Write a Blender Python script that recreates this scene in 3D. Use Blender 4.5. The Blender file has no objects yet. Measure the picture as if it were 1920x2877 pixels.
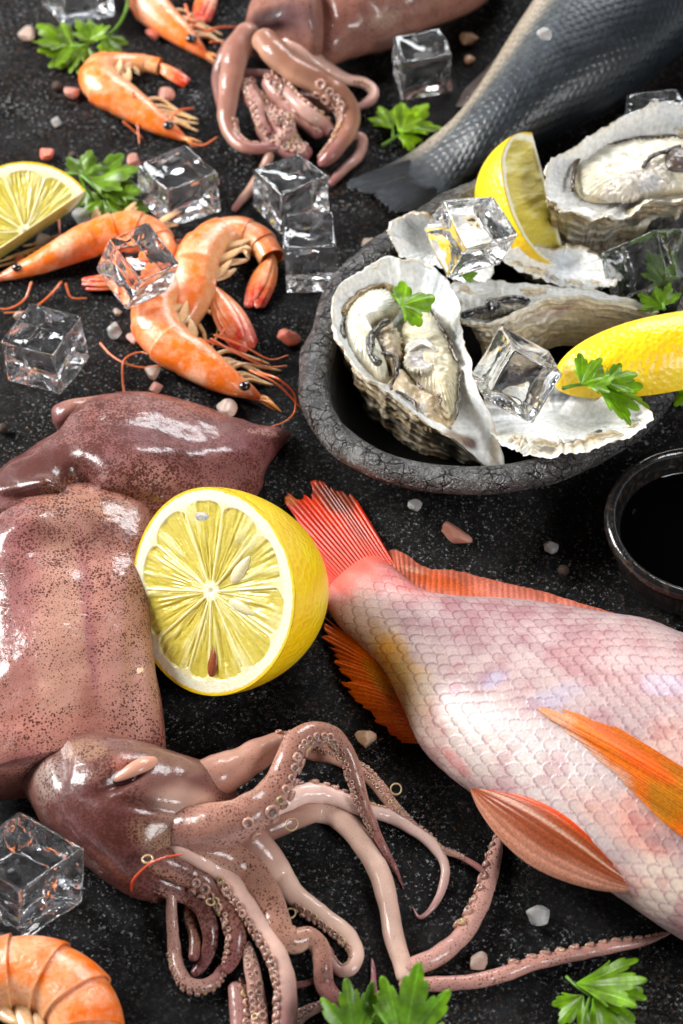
import bpy, math, random
import numpy as np
from mathutils import Vector, Matrix
sc = bpy.context.scene
COL = sc.collection
R = math.radians
# ------------------------------------------------------------------ camera, light, exposure
W, H = 1920.0, 2877.0
PITCH, VF, DIST = R(52), R(27), 0.656          # metres
cd = bpy.data.cameras.new('camera'); cam = bpy.data.objects.new('camera', cd); COL.objects.link(cam)
cam.location = (0, -DIST*math.cos(PITCH), DIST*math.sin(PITCH))
cam.rotation_euler = (math.pi/2 - PITCH, 0, 0)
cd.sensor_fit = 'VERTICAL'; cd.sensor_height = 36; cd.lens = 18/math.tan(VF/2)
cd.clip_start = 0.02; cd.clip_end = 50
cd.dof.use_dof = True; cd.dof.focus_distance = 0.61; cd.dof.aperture_fstop = 16
sc.camera = cam
wd = bpy.data.worlds.new('World'); sc.world = wd; wd.use_nodes = True
bg = wd.node_tree.nodes['Background']; bg.inputs[1].default_value = 1.0
_t = wd.node_tree; _c = _t.nodes.new('ShaderNodeTexCoord'); _s = _t.nodes.new('ShaderNodeSeparateXYZ'); _r = _t.nodes.new('ShaderNodeValToRGB')
_t.links.new(_c.outputs['Generated'], _s.inputs[0]); _t.links.new(_s.outputs['Z'], _r.inputs['Fac']); _t.links.new(_r.outputs['Color'], bg.inputs[0])
_e = _r.color_ramp.elements; _e[0].position = 0.0; _e[0].color = (2.2, 2.28, 2.4, 1); _e[1].position = 0.62; _e[1].color = (0.015, 0.016, 0.018, 1)   # bright horizon band added so the ice picks up white; dark above
_m = _e.new(0.16); _m.color = (0.34, 0.36, 0.39, 1)
def area(name, loc, target, sx, sy, power, col=(1, 1, 1)):
    l = bpy.data.lights.new(name, 'AREA'); l.shape = 'RECTANGLE'; l.size = sx; l.size_y = sy; l.energy = power; l.color = col
    o = bpy.data.objects.new(name, l); COL.objects.link(o); o.location = loc
    o.rotation_euler = (Vector(target)-Vector(loc)).to_track_quat('-Z', 'Y').to_euler()
    return o
area('softbox_key', (-0.60, 0.26, 0.41), (0, 0.0, 0), 0.28, 0.40, 12.5, (1, 0.985, 0.96))
area('softbox_back', (0.16, 0.75, 0.55), (0, 0.0, 0), 0.42, 0.2, 5.5, (0.95, 0.98, 1))
area('softbox_front', (0.50, -0.44, 0.60), (0, -0.02, 0), 0.26, 0.26, 4.6, (1, 1, 1))
sc.view_settings.view_transform = 'Standard'; sc.view_settings.look = 'None'
sc.view_settings.gamma = 1; sc.view_settings.exposure = 0.0; sc.view_settings.use_curve_mapping = False
sc.render.engine = 'CYCLES'
cy = sc.cycles
cy.use_denoising = True; cy.max_bounces = 14; cy.transmission_bounces = 12; cy.glossy_bounces = 6; cy.diffuse_bounces = 3
cy.transparent_max_bounces = 8; cy.caustics_refractive = True; cy.caustics_reflective = False; cy.blur_glossy = 0.6; cy.sample_clamp_indirect = 6
cy.use_adaptive_sampling = True; cy.adaptive_threshold = 0.015
# ------------------------------------------------------------------ geometry helpers (millimetres)
M = 0.001
CAM = np.array(cam.location)*1000.0
FW = np.array([0, math.cos(PITCH), -math.sin(PITCH)]); UPV = np.array([0, math.sin(PITCH), math.cos(PITCH)]); RT = np.array([1.0, 0, 0])
TV = math.tan(VF/2)
def P(px, py, z=0.0):
    """point (mm) of the height z seen at photo pixel px, py"""
    px = np.asarray(px, float); py = np.asarray(py, float); z = np.asarray(z, float)
    x = (px-W/2)/(H/2)*TV; y = -(py-H/2)/(H/2)*TV
    d = FW + x[..., None]*RT + y[..., None]*UPV
    t = (z-CAM[2])/d[..., 2]
    return CAM + d*t[..., None]
def S(px, py, z=0.0):
    """mm per pixel there (across the view)"""
    q = P(px, py, z)-CAM
    return (q@FW)*TV/(H/2)
def PX(V):
    q = V-CAM; dep = q@FW
    return (q@RT)/dep/TV*(H/2)+W/2, -(q@UPV)/dep/TV*(H/2)+H/2
def hsh(ix, iy, iz, s):
    h = (ix*374761393 + iy*668265263 + iz*1274126177 + s*974711) & 0xffffffff
    h = ((h ^ (h >> 13))*1274126177) & 0xffffffff
    h = h ^ (h >> 16)
    return (h & 0xffff)/32767.5-1.0
def vn(p, s=0):
    p = np.asarray(p, float); i = np.floor(p).astype(np.int64); f = p-i; u = f*f*(3-2*f)
    r = 0
    for a in (0, 1):
        for b in (0, 1):
            for c in (0, 1):
                w = (u[..., 0] if a else 1-u[..., 0])*(u[..., 1] if b else 1-u[..., 1])*(u[..., 2] if c else 1-u[..., 2])
                r = r + w*hsh(i[..., 0]+a, i[..., 1]+b, i[..., 2]+c, s)
    return r
def fbm(p, o=4, s=0):
    p = np.asarray(p, float); r = 0; a = 0.5
    for k in range(o):
        r = r + a*vn(p*(2.03**k)+k*7.3, s+k); a *= 0.5
    return r
def sm(a, b, x):
    t = np.clip((x-a)/(b-a), 0, 1); return t*t*(3-2*t)
def mix(a, b, t):
    t = np.asarray(t)[..., None]; return a*(1-t)+b*t
def cr(pts, n, closed=False):
    """smooth curve through rows of pts (any number of columns), n samples"""
    p = np.asarray(pts, float)
    if closed: p = np.vstack([p[-2:], p, p[:3]])
    d = np.linalg.norm(np.diff(p[:, :2], axis=0), axis=1)**0.5+1e-6
    t = np.concatenate([[0], np.cumsum(d)])
    m = np.zeros_like(p)
    m[1:-1] = ((p[1:-1]-p[:-2])/(t[1:-1]-t[:-2])[:, None]*(t[2:]-t[1:-1])[:, None] + (p[2:]-p[1:-1])/(t[2:]-t[1:-1])[:, None]*(t[1:-1]-t[:-2])[:, None])/(t[2:]-t[:-2])[:, None]
    m[0] = (p[1]-p[0])/(t[1]-t[0]); m[-1] = (p[-1]-p[-2])/(t[-1]-t[-2])
    lo, hi = (t[2], t[-3]-0) if closed else (t[0], t[-1])
    if closed: hi = t[len(p)-3]
    s = np.linspace(lo, hi, n, endpoint=not closed)
    k = np.clip(np.searchsorted(t, s, side='right')-1, 0, len(t)-2)
    h = (t[k+1]-t[k])[:, None]; u = (s-t[k])[:, None]/h
    return (2*u**3-3*u**2+1)*p[k]+(u**3-2*u**2+u)*h*m[k]+(-2*u**3+3*u**2)*p[k+1]+(u**3-u**2)*h*m[k+1]
def resample(c, n):
    d = np.concatenate([[0], np.cumsum(np.linalg.norm(np.diff(c[:, :3], axis=0), axis=1))])
    s = np.linspace(0, d[-1], n)
    return np.stack([np.interp(s, d, c[:, j]) for j in range(c.shape[1])], 1), s
def nrm(v): return v/np.maximum(np.linalg.norm(v, axis=-1, keepdims=True), 1e-9)
# ------------------------------------------------------------------ object helpers
ORG = {}
def thing(name, label, cat, loc, group=None):
    """an Empty at the thing's base (mm)"""
    o = bpy.data.objects.new(name, None); COL.objects.link(o); o.location = [float(v)*M for v in loc]
    o.empty_display_size = 0.01
    o['label'] = label; o['category'] = cat
    if group: o['group'] = group
    ORG[o.name] = np.array(loc, float)
    return o
def tag(o, label, cat, group=None):
    o['label'] = label; o['category'] = cat
    if group: o['group'] = group
    return o
def mk(name, V, F, mat, parent=None, col=None, uv=None, org=None, smooth=True, label=None):
    """V (N,3) mm in world; F (K,3|4) or list of such arrays; parent may be an Empty or a part"""
    V = np.asarray(V, float).reshape(-1, 3)
    if parent is not None: org = ORG[parent.name]
    elif org is None: org = np.array([V[:, 0].mean(), V[:, 1].mean(), V[:, 2].min()])
    org = np.asarray(org, float)
    Fs = F if isinstance(F, list) else [F]
    Fs = [np.asarray(f, dtype=np.int32) for f in Fs if len(f)]
    me = bpy.data.meshes.new(name)
    me.vertices.add(len(V)); me.vertices.foreach_set('co', ((V-org)*M).astype(np.float32).ravel())
    lo = np.concatenate([f.ravel() for f in Fs]); cnt = np.concatenate([np.full(len(f), f.shape[1], dtype=np.int32) for f in Fs])
    me.loops.add(len(lo)); me.loops.foreach_set('vertex_index', lo)
    me.polygons.add(len(cnt)); me.polygons.foreach_set('loop_start', np.concatenate([[0], np.cumsum(cnt)[:-1]]).astype(np.int32))
    me.polygons.foreach_set('loop_total', cnt)
    me.polygons.foreach_set('use_smooth', np.full(len(cnt), smooth))
    me.update(calc_edges=True)
    if uv is not None:
        l = me.uv_layers.new(name='UVMap'); l.data.foreach_set('uv', np.asarray(uv, np.float32)[lo].ravel())
    if col is not None:
        a = me.color_attributes.new('Col', 'FLOAT_COLOR', 'POINT')
        c = np.ones((len(V), 4), np.float32); c[:, :3] = np.clip(np.asarray(col).reshape(-1, 3), 0, 1); a.data.foreach_set('color', c.ravel())
    me.materials.append(mat)
    o = bpy.data.objects.new(name, me); COL.objects.link(o)
    if parent is not None: o.parent = parent; ORG[o.name] = org
    else: o.location = org*M; ORG[o.name] = org
    if label: o['label'] = label
    return o
def gf(nu, nv, cu=False, cv=False, off=0):
    """quads of an nu x nv grid"""
    i = np.arange(nu if cu else nu-1); j = np.arange(nv if cv else nv-1)
    I, J = np.meshgrid(i, j, indexing='ij'); I2 = (I+1) % nu; J2 = (J+1) % nv
    return np.stack([I*nv+J, I2*nv+J, I2*nv+J2, I*nv+J2], -1).reshape(-1, 4)+off
def guv(nu, nv):
    u, v = np.meshgrid(np.linspace(0, 1, nu), np.linspace(0, 1, nv), indexing='ij'); return np.stack([u, v], -1).reshape(-1, 2)
class MB:
    """collects pieces into one mesh"""
    def __init__(s): s.V = []; s.F3 = []; s.F4 = []; s.C = []; s.n = 0
    def add(s, V, F, c=(0.5, 0.5, 0.5)):
        V = np.asarray(V, float).reshape(-1, 3); F = np.asarray(F)
        (s.F3 if F.shape[1] == 3 else s.F4).append(F+s.n); s.V.append(V); s.n += len(V)
        c = np.asarray(c, float).reshape(-1, 3); s.C.append(np.broadcast_to(c, V.shape) if len(c) == 1 else c)
    def out(s, name, mat, parent=None, **k):
        F = ([np.vstack(s.F3)] if s.F3 else [])+([np.vstack(s.F4)] if s.F4 else [])
        return mk(name, np.vstack(s.V), F, mat, parent, col=np.vstack(s.C), **k)
def frames(C):
    T = nrm(np.gradient(C, axis=0)); z = np.array([0, 0, 1.0])
    Sd = np.cross(z, T); bad = np.linalg.norm(Sd, axis=1) < 0.15
    Sd = nrm(Sd)
    for i in range(1, len(C)):
        if bad[i] or Sd[i]@Sd[i-1] < -0.2: Sd[i] = nrm((Sd[i-1]-T[i]*(Sd[i-1]@T[i]))[None])[0]
    return T, Sd, np.cross(T, Sd)
def tube(C, ra, rb=None, nv=16, cap=True):
    """C (n,3), ra sideways radius, rb up radius -> V (n,nv,3). t=0 side left of travel, 90deg up"""
    rb = ra if rb is None else rb
    ra = np.broadcast_to(np.asarray(ra, float), (len(C),)).copy(); rb = np.broadcast_to(np.asarray(rb, float), (len(C),)).copy()
    if cap:
        d = np.concatenate([[0], np.cumsum(np.linalg.norm(np.diff(C, axis=0), axis=1))])
        for s in (d, d[-1]-d):
            q = np.clip(s/np.maximum(np.minimum(ra, rb), 1e-3), 0, 1); f = np.sqrt(np.clip(1-(1-q)**2, 1e-5, 1)); ra *= f; rb *= f
    T, Sd, U = frames(C)
    t = np.linspace(0, 2*math.pi, nv, endpoint=False)
    return C[:, None]+Sd[:, None]*(np.cos(t)[None, :, None]*ra[:, None, None])+U[:, None]*(np.sin(t)[None, :, None]*rb[:, None, None])
def trace(pts, n, lift=0.0, rs=1.0):
    """rows (px,py,r_px[,z_mm of the centre]) -> centre curve (n,3) mm, radius mm. z defaults to lying on the stone"""
    rows = []
    for p in pts:
        r = p[2]*float(S(p[0], p[1], 0))*rs
        z = p[3] if len(p) > 3 and p[3] is not None else r+lift
        q = P(p[0], p[1], z); rows.append([q[0], q[1], q[2], r])
    c = cr(rows, max(n*3, 60)); c, s = resample(c, n)
    return c[:, :3], np.maximum(c[:, 3], 0.05)
def wire(name, pts, rpx, mat, parent=None, n=60, nv=6, **k):
    C, r = trace([(p[0], p[1], rpx, p[2] if len(p) > 2 else None) for p in pts], n)
    r = r*np.linspace(1.15, 0.6, n)
    return mk(name, tube(C, r, nv=nv), gf(n, nv, cv=True), mat, parent, **k)
def ball(c, r, nu=8, nv=10, sq=(1, 1, 1)):
    a = np.linspace(0, math.pi, nu); b = np.linspace(0, 2*math.pi, nv, endpoint=False)
    A, B = np.meshgrid(a, b, indexing='ij')
    return np.stack([np.sin(A)*np.cos(B)*sq[0], np.sin(A)*np.sin(B)*sq[1], np.cos(A)*sq[2]], -1)*r+np.asarray(c)
# ------------------------------------------------------------------ materials
def newmat(name):
    m = bpy.data.materials.new(name); m.use_nodes = True
    return m, m.node_tree, m.node_tree.nodes['Principled BSDF']
def N(nt, t, **k):
    n = nt.nodes.new(t)
    for a, b in k.items():
        if a in n.inputs: n.inputs[a].default_value = b
        else: setattr(n, a, b)
    return n
def L(nt, a, b): nt.links.new(a, b)
def coords(nt):
    tc = N(nt, 'ShaderNodeTexCoord'); g = N(nt, 'ShaderNodeNewGeometry')
    mp = N(nt, 'ShaderNodeVectorMath', operation='SCALE'); mp.inputs['Scale'].default_value = 1000.0
    L(nt, tc.outputs['Object'], mp.inputs[0]); return mp.outputs[0]
def noise(nt, co, scale, detail=4, rough=0.55, dist=0):
    n = N(nt, 'ShaderNodeTexNoise', Scale=scale, Detail=detail, Roughness=rough, Distortion=dist); L(nt, co, n.inputs['Vector']); return n.outputs['Fac']
def ramp(nt, x, stops):
    n = N(nt, 'ShaderNodeValToRGB'); e = n.color_ramp.elements
    while len(e) < len(stops): e.new(0.5)
    for k, (p, c) in enumerate(stops): e[k].position = p; e[k].color = (*c, 1) if len(c) == 3 else c
    L(nt, x, n.inputs['Fac']); return n.outputs['Color']
def mth(nt, op, a, b=None, clamp=False):
    n = N(nt, 'ShaderNodeMath', operation=op, use_clamp=clamp)
    for k, v in enumerate((a, b)):
        if v is None: continue
        if isinstance(v, (int, float)): n.inputs[k].default_value = v
        else: L(nt, v, n.inputs[k])
    return n.outputs[0]
def mixc(nt, f, a, b, mode='MIX'):
    n = N(nt, 'ShaderNodeMix', data_type='RGBA', blend_type=mode)
    for k, v in ((0, f), (6, a), (7, b)):
        if isinstance(v, (int, float)): n.inputs[k].default_value = v
        elif isinstance(v, tuple): n.inputs[k].default_value = (*v, 1)
        else: L(nt, v, n.inputs[k])
    return n.outputs[2]
def bump(nt, bs, h, dist, strength=1.0, chain=None):
    b = N(nt, 'ShaderNodeBump', Distance=dist*M, Strength=strength); L(nt, h, b.inputs['Height'])
    if chain is not None: L(nt, chain, b.inputs['Normal'])
    L(nt, b.outputs[0], bs.inputs['Normal']); return b.outputs[0]
def vcol(nt, gam=1.0, sat=1.0):
    a = N(nt, 'ShaderNodeAttribute', attribute_name='Col')
    if gam == 1.0 and sat == 1.0: return a.outputs['Color']
    g = N(nt, 'ShaderNodeGamma', Gamma=gam); L(nt, a.outputs['Color'], g.inputs['Color']); h = N(nt, 'ShaderNodeHueSaturation', Saturation=sat); L(nt, g.outputs[0], h.inputs['Color']); return h.outputs[0]
def flesh(name, rough=0.3, sss=0.25, rad=(2.0, 0.9, 0.5), scale=1.5, bsc=0.8, bh=0.15, coat=0.5, coatr=0.08, vary=0.12, trans=0, spec=0.5, gam=1.0, sat=1.0):
    """moist organic surface coloured by the mesh's colour attribute"""
    m, nt, bs = newmat(name); co = coords(nt)
    c = vcol(nt, gam, sat); n1 = noise(nt, co, bsc*0.8, 5)
    c2 = mixc(nt, 1.0, c, ramp(nt, n1, [(0.3, (1-vary*2.2,)*3), (0.7, (1+vary*0.5,)*3)]), 'MULTIPLY')
    L(nt, c2, bs.inputs['Base Color'])
    bs.inputs['Roughness'].default_value = rough; bs.inputs['Specular IOR Level'].default_value = spec
    bs.inputs['Subsurface Weight'].default_value = sss; bs.inputs['Subsurface Radius'].default_value = [v*M*scale for v in rad]; bs.inputs['Subsurface Scale'].default_value = 1.0
    bs.inputs['Coat Weight'].default_value = coat; bs.inputs['Coat Roughness'].default_value = coatr
    if trans: bs.inputs['Transmission Weight'].default_value = trans
    b = bump(nt, bs, noise(nt, co, bsc, 5), bh); L(nt, b, bs.inputs['Coat Normal'])
    return m, nt, bs, co
def paint(V, base, spots, noisy=0.35, ns=0.12, seed=5):
    """colour patches, mostly natural, with some painted shading: spots = [(px,py,radius_px,(r,g,b),strength)] at the places the photo shows them"""
    V = V.reshape(-1, 3); x, y = PX(V); c = np.broadcast_to(np.asarray(base, float), V.shape).copy() if np.ndim(base) == 1 else np.array(base, float).reshape(-1, 3).copy()
    w = 1+noisy*fbm(V*ns, 3, seed)*2
    for (a, b, r, k, s) in spots:
        r = (r, r, 0) if np.isscalar(r) else r
        dx, dy = x-a, y-b; ca, sa = math.cos(R(r[2])), math.sin(R(r[2]))
        d = np.sqrt(((dx*ca+dy*sa)/r[0])**2+((-dx*sa+dy*ca)/r[1])**2)*w
        c = mix(c, np.asarray(k, float), s*sm(1.25, 0.45, d))
    return c
# ------------------------------------------------------------------ the stone surface
def stone_mat():
    m, nt, bs = newmat('dark_slate'); co = coords(nt)
    big = noise(nt, co, 0.012, 4); mid = noise(nt, co, 0.09, 5, 0.65); fine = noise(nt, co, 0.55, 7, 0.72); gr = noise(nt, co, 0.95, 5, 0.78)
    base = mixc(nt, ramp(nt, noise(nt, co, 0.03, 5, 0.65), [(0.40, (0, 0, 0)), (0.62, (1, 1, 1))]), ramp(nt, mid, [(0.35, (0.0006, 0.0006, 0.0006)), (0.7, (0.004, 0.004, 0.004))]), ramp(nt, mid, [(0.35, (0.006, 0.006, 0.0064)), (0.7, (0.020, 0.0205, 0.022))]))
    base = mixc(nt, mth(nt, 'MULTIPLY', ramp(nt, fine, [(0.52, (0, 0, 0)), (0.66, (1, 1, 1))]), 0.9), base, (0.028, 0.029, 0.030))
    rust = mth(nt, 'MULTIPLY', ramp(nt, noise(nt, co, 1.3, 3, 0.6), [(0.60, (0, 0, 0)), (0.70, (1, 1, 1))]), ramp(nt, big, [(0.42, (0.15,)*3), (0.6, (1, 1, 1))]))
    base = mixc(nt, rust, base, (0.14, 0.06, 0.02))
    spk = ramp(nt, gr, [(0.585, (0, 0, 0)), (0.645, (1, 1, 1))])
    spk = mth(nt, 'MULTIPLY', spk, ramp(nt, noise(nt, co, 0.035, 4, 0.6), [(0.40, (0.08,)*3), (0.60, (1, 1, 1))]))
    base = mixc(nt, spk, base, (0.42, 0.43, 0.44))
    L(nt, base, bs.inputs['Base Color'])
    L(nt, ramp(nt, mid, [(0.3, (0.5,)*3), (0.7, (0.8,)*3)]), bs.inputs['Roughness'])
    h = mth(nt, 'ADD', mth(nt, 'MULTIPLY', fine, 0.6), mth(nt, 'MULTIPLY', mid, 1.2)); h = mth(nt, 'ADD', h, mth(nt, 'MULTIPLY', gr, 0.35))
    bs.inputs['Specular IOR Level'].default_value = 0.05; bump(nt, bs, h, 0.6, 0.9)
    return m
n = 220
x = np.linspace(-900, 900, n); y = np.linspace(-900, 1100, n); X, Y = np.meshgrid(x, y, indexing='ij')
Z = np.minimum(0, -0.25-0.35*fbm(np.stack([X*0.02, Y*0.02, X*0], -1), 3, 3))
o = mk('stone_surface', np.stack([X, Y, Z], -1), gf(n, n), stone_mat(), org=(0, 0, 0)); o['kind'] = 'structure'

# ------------------------------------------------------------------ red fish
def scaly(su, sv, r=0.62, jit=0.13):
    """overlapping scale pattern in scale units: returns height 0..1, edge mask and id noise.  rows along su"""
    best = np.full(su.shape, -1.0); hh = np.zeros_like(su); ed = np.zeros_like(su); idn = np.zeros_like(su)
    su = su+jit*vn(np.stack([su*0.7, sv*0.7, su*0], -1), 11); sv = sv+jit*vn(np.stack([su*0.7, sv*0.7, su*0+9], -1), 12)
    b = np.floor(su)
    for k in (2, 1, 0, -1):                       # later rows lie on top
        row = b+k; off = 0.5*(row % 2)
        cv = np.floor(sv-off)+0.5+off
        du = su-(row); dv = (sv-cv)
        d = np.sqrt((du/1.55)**2*1.0+(dv/0.60)**2)
        inside = (d < 1) & (du < 1.6)
        inside &= (du > -0.2)
        h = du*0.42+ (1-d)*0.25
        hh = np.where(inside, h, hh); ed = np.where(inside, d, ed); idn = np.where(inside, hsh(row.astype(np.int64), np.floor(cv*2).astype(np.int64), row.astype(np.int64)*0, 4), idn)
    return hh, ed, idn
def loft(A, B, T, nu, nv, zb=0.0, zc=None, pw=1.0):
    """flat-lying body between photo edge points A and B; T = thickness mm per station"""
    rows = []
    for k, (a, b, t) in enumerate(zip(A, B, T)):
        z = (zc[k] if zc is not None else t/2+zb)
        pa, pb = P(a[0], a[1], z), P(b[0], b[1], z)
        rows.append([*pa, *pb, t])
    c = cr([[*r[0:3], *r[3:7]] for r in rows], nu*3)
    md = (c[:, :3]+c[:, 3:6])/2; cc = np.hstack([md, c]); cc, s = resample(cc, nu)
    pa, pb, t = cc[:, 3:6], cc[:, 6:9], cc[:, 9]
    th = np.linspace(0, 2*math.pi, nv, endpoint=False)
    ct, st = np.cos(th), np.sin(th); st2 = np.sign(st)*np.abs(st)**pw
    V = ((pa+pb)/2)[:, None]+((pa-pb)/2)[:, None]*ct[None, :, None]
    V = V+np.array([0, 0, 1.0])*(t/2)[:, None, None]*st2[None, :, None]
    return V, s, th
def normals(V):
    du = np.gradient(V, axis=0); dv = np.roll(V, -1, 1)-np.roll(V, 1, 1)
    n = nrm(np.cross(du, dv)); c = V.mean(axis=1, keepdims=True)
    sgn = np.sign((n*(V-c)).sum(-1).mean()); return n*sgn
def fin(name, base, tips, mat, parent, col, zb, zt, nb=160, nl=50, thick=0.5, ray=0.35, nray=40, frayed=0.0, seed=1, bow=0.0, spots=(), label=None, dark=None):
    """membrane fin from a base line to a tip line (photo px); rays = ridges along its length"""
    b = cr([(p[0], p[1], 0) for p in base], nb)[:, :2]; t = cr([(p[0], p[1], 0) for p in tips], nb)[:, :2]
    zb = np.interp(np.linspace(0, 1, nb), np.linspace(0, 1, len(np.atleast_1d(zb))), np.atleast_1d(zb)); zt = np.interp(np.linspace(0, 1, nb), np.linspace(0, 1, len(np.atleast_1d(zt))), np.atleast_1d(zt))
    pb = P(b[:, 0], b[:, 1], zb); pt = P(t[:, 0], t[:, 1], zt)
    u = np.linspace(0, 1, nb)
    fr = 1-frayed*np.clip(vn(np.stack([u*nray*0.45, u*0, u*0], -1), seed)*0.5+0.5+0.5*vn(np.stack([u*nray*1.7, u*0+3, u*0], -1), seed+2), 0, 1.3)
    v = np.linspace(0, 1, nl)
    Vt = pb[:, None]+(pt-pb)[:, None]*(v[None, :, None]*fr[:, None, None])
    ph = u*nray*2*math.pi
    rd = np.abs(np.sin(ph/2+1.2*vn(np.stack([u*6, u*0, u*0], -1), seed+5)))[:, None]**1.5*ray*(1-0.6*v)[None]
    up = bow*np.sin(math.pi*v)[None]*np.sin(math.pi*u)[:, None]
    wav = 0.5*fbm(np.stack([u[:, None]*8+v*0, v[None]*2+u[:, None]*0, u[:, None]*0+v*0], -1), 3, seed)
    th = thick*(1-0.75*v)[None]
    top = Vt.copy(); top[..., 2] += th/2+rd+up+wav*v[None]
    bot = Vt.copy(); bot[..., 2] += -th/2+up+wav*v[None]
    V = np.concatenate([top, bot[:, ::-1]], 1)
    UU = np.repeat(u[:, None], 2*nl, 1); VV = np.concatenate([v, v[::-1]])[None].repeat(nb, 0)
    c = np.broadcast_to(np.asarray(col, float), V.shape).reshape(-1, 3)
    c = paint(V, c, spots)
    stre = (0.5+0.5*np.cos(ph+2.4*vn(np.stack([u*6, u*0, u*0], -1), seed+5)))[:, None]*np.ones((1, 2*nl))
    st2 = fbm(np.stack([UU*nray*0.8, VV*1.5, UU*0], -1), 3, seed+8)
    k = (0.86+0.22*stre+0.35*st2).reshape(-1, 1)
    c = c*k
    if dark is not None: c = mix(c, np.asarray(dark), (sm(0.45, 1.0, VV+0.5*st2)*0.75).ravel())
    F = gf(nb, 2*nl, cv=True)
    cap0 = np.stack([np.arange(nl-1), np.arange(1, nl), 2*nl-1-np.arange(1, nl), 2*nl-1-np.arange(nl-1)], -1)
    return mk(name, V, [np.vstack([F, cap0, cap0[:, ::-1]+(nb-1)*2*nl])], mat, parent, col=c, label=label)
fm, nt, bs, co = flesh('fish_skin', rough=0.38, sss=0.22, rad=(1.6, 0.7, 0.5), bsc=1.6, bh=0.10, coat=0.18, coatr=0.16, vary=0.10, gam=1.2, sat=0.95)
finm, nt, bs, co = flesh('fin_membrane', rough=0.4, sss=0.15, rad=(1, 0.4, 0.2), bsc=1.8, bh=0.08, coat=0.12, coatr=0.15, vary=0.2, gam=1.15, sat=1.12, spec=0.3)
A = [(1035, 1545), (1075, 1572), (1120, 1612), (1187, 1668), (1296, 1692), (1398, 1696), (1507, 1708), (1616, 1726), (1725, 1750), (1812, 1765), (1920, 1809), (2060, 1860), (2200, 1930), (2350, 2010), (2480, 2110), (2590, 2230), (2640, 2330)]
B = [(905, 1660), (915, 1697), (950, 1748), (1008, 1803), (1082, 1880), (1132, 1975), (1182, 2085), (1262, 2165), (1362, 2236), (1465, 2318), (1590, 2402), (1745, 2502), (1890, 2600), (2060, 2690), (2250, 2730), (2420, 2680), (2560, 2520)]
T = [4, 8, 12, 15, 19, 23, 28, 32, 36, 39, 42, 44, 45, 44, 38, 28, 10]
redfish = thing('red_fish', 'large pink fish with red and orange fins, tail touching the cut lemon half', 'fish', P(1600, 2150, 0))
V, s, th = loft(A, B, T, 900, 420, pw=0.92)
nn = normals(V); wd_ = np.linalg.norm(V[:, 0]-V[:, 210], axis=1)
arc = np.cumsum(np.linalg.norm(np.diff(np.concatenate([V, V[:, :1]], 1), axis=1), axis=2), axis=1); arc = np.concatenate([np.zeros((900, 1)), arc[:, :-1]], 1)
SC = 3.55
per = arc[:, -1].mean()
rows = np.interp(s, s, s)/SC
su = (s/SC)[:, None]*np.ones((1, 420))
nsc = 46
svv = (th/(2*math.pi)*nsc)[None]*np.ones((900, 1))
# keep scales a steady size where the body narrows
svv = (arc/arc[:, -1:]-0.25)*(arc[:, -1:].max()/SC*0.92)*np.clip(arc[:, -1:]/arc[:, -1:].max(), 0.30, 1)
su = su+0.22*(np.cos(th)[None]**2)*6*(1-0)      # rows bow backward toward back and belly
hh, ed, idn = scaly(-su, svv)
amp = 0.44*sm(6, 20, s)[:, None]*np.ones((1, 420))
V2 = V+nn*(hh*amp)[..., None]
x_, y_ = PX(V.reshape(-1, 3)); 
# pearl-like belly scales: rounder bumps
bel = sm(2080, 2260, y_.reshape(900, 420)-0.35*(x_.reshape(900, 420)-1200))
V2 = V2+nn*((0.25-0.35*np.clip(ed, 0, 1)**2)*amp*bel)[..., None]
V2 = V2+nn*(0.35*fbm(V*0.05, 3, 9))[..., None]
base = np.array([0.57, 0.42, 0.41])
spots = [(1100, 1600, (150, 80, 40), (0.80, 0.28, 0.25), 0.8), (960, 1640, (90, 80, 40), (0.85, 0.33, 0.28), 0.8), (1060, 1760, (150, 60, 45), (0.72, 0.52, 0.40), 0.6),
         (1110, 1850, (110, 60, 60), (0.78, 0.42, 0.07), 0.95), (1150, 1930, (120, 70, 65), (0.74, 0.50, 0.22), 0.7), (1300, 1760, (260, 70, 10), (0.46, 0.32, 0.34), 0.7),
         (1560, 1790, (330, 80, 12), (0.50, 0.32, 0.33), 0.7), (1800, 1870, (280, 100, 15), (0.56, 0.33, 0.31), 0.7), (1390, 1910, (60, 25, -25), (0.50, 0.50, 0.68), 0.5),
         (1560, 1960, (90, 35, -15), (0.55, 0.55, 0.72), 0.45), (1880, 1930, (70, 30, 0), (0.55, 0.52, 0.70), 0.45), (1300, 2080, (260, 90, 30), (0.78, 0.62, 0.52), 0.6),
         (1560, 2230, (300, 130, 35), (0.72, 0.64, 0.60), 0.8), (1450, 2050, (330, 60, 25), (0.68, 0.60, 0.58), 0.7), (1290, 2150, (60, 14, 45), (0.72, 0.22, 0.22), 0.7), (1780, 2330, (170, 70, 35), (0.82, 0.40, 0.30), 0.7),
         (1880, 2150, (100, 170, 15), (0.80, 0.50, 0.40), 0.6), (1860, 2360, (60, 30, 20), (0.40, 0.28, 0.28), 0.6), (1870, 2480, (140, 90, 30), (0.84, 0.70, 0.56), 0.7), (1740, 2450, (120, 30, 25), (0.80, 0.42, 0.34), 0.5),
         (1900, 2250, (60, 70, 60), (0.62, 0.38, 0.10), 0.7), (1280, 1940, 20, (0.60, 0.15, 0.25), 0.6)]
c = paint(V, base, spots, 0.4, 0.09)
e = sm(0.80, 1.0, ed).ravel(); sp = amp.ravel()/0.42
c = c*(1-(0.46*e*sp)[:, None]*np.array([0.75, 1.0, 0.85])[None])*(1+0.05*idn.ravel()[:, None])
c = c*(1+0.16*np.clip(0.6-ed.ravel(), 0, 1)[:, None]*sp[:, None])
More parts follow.
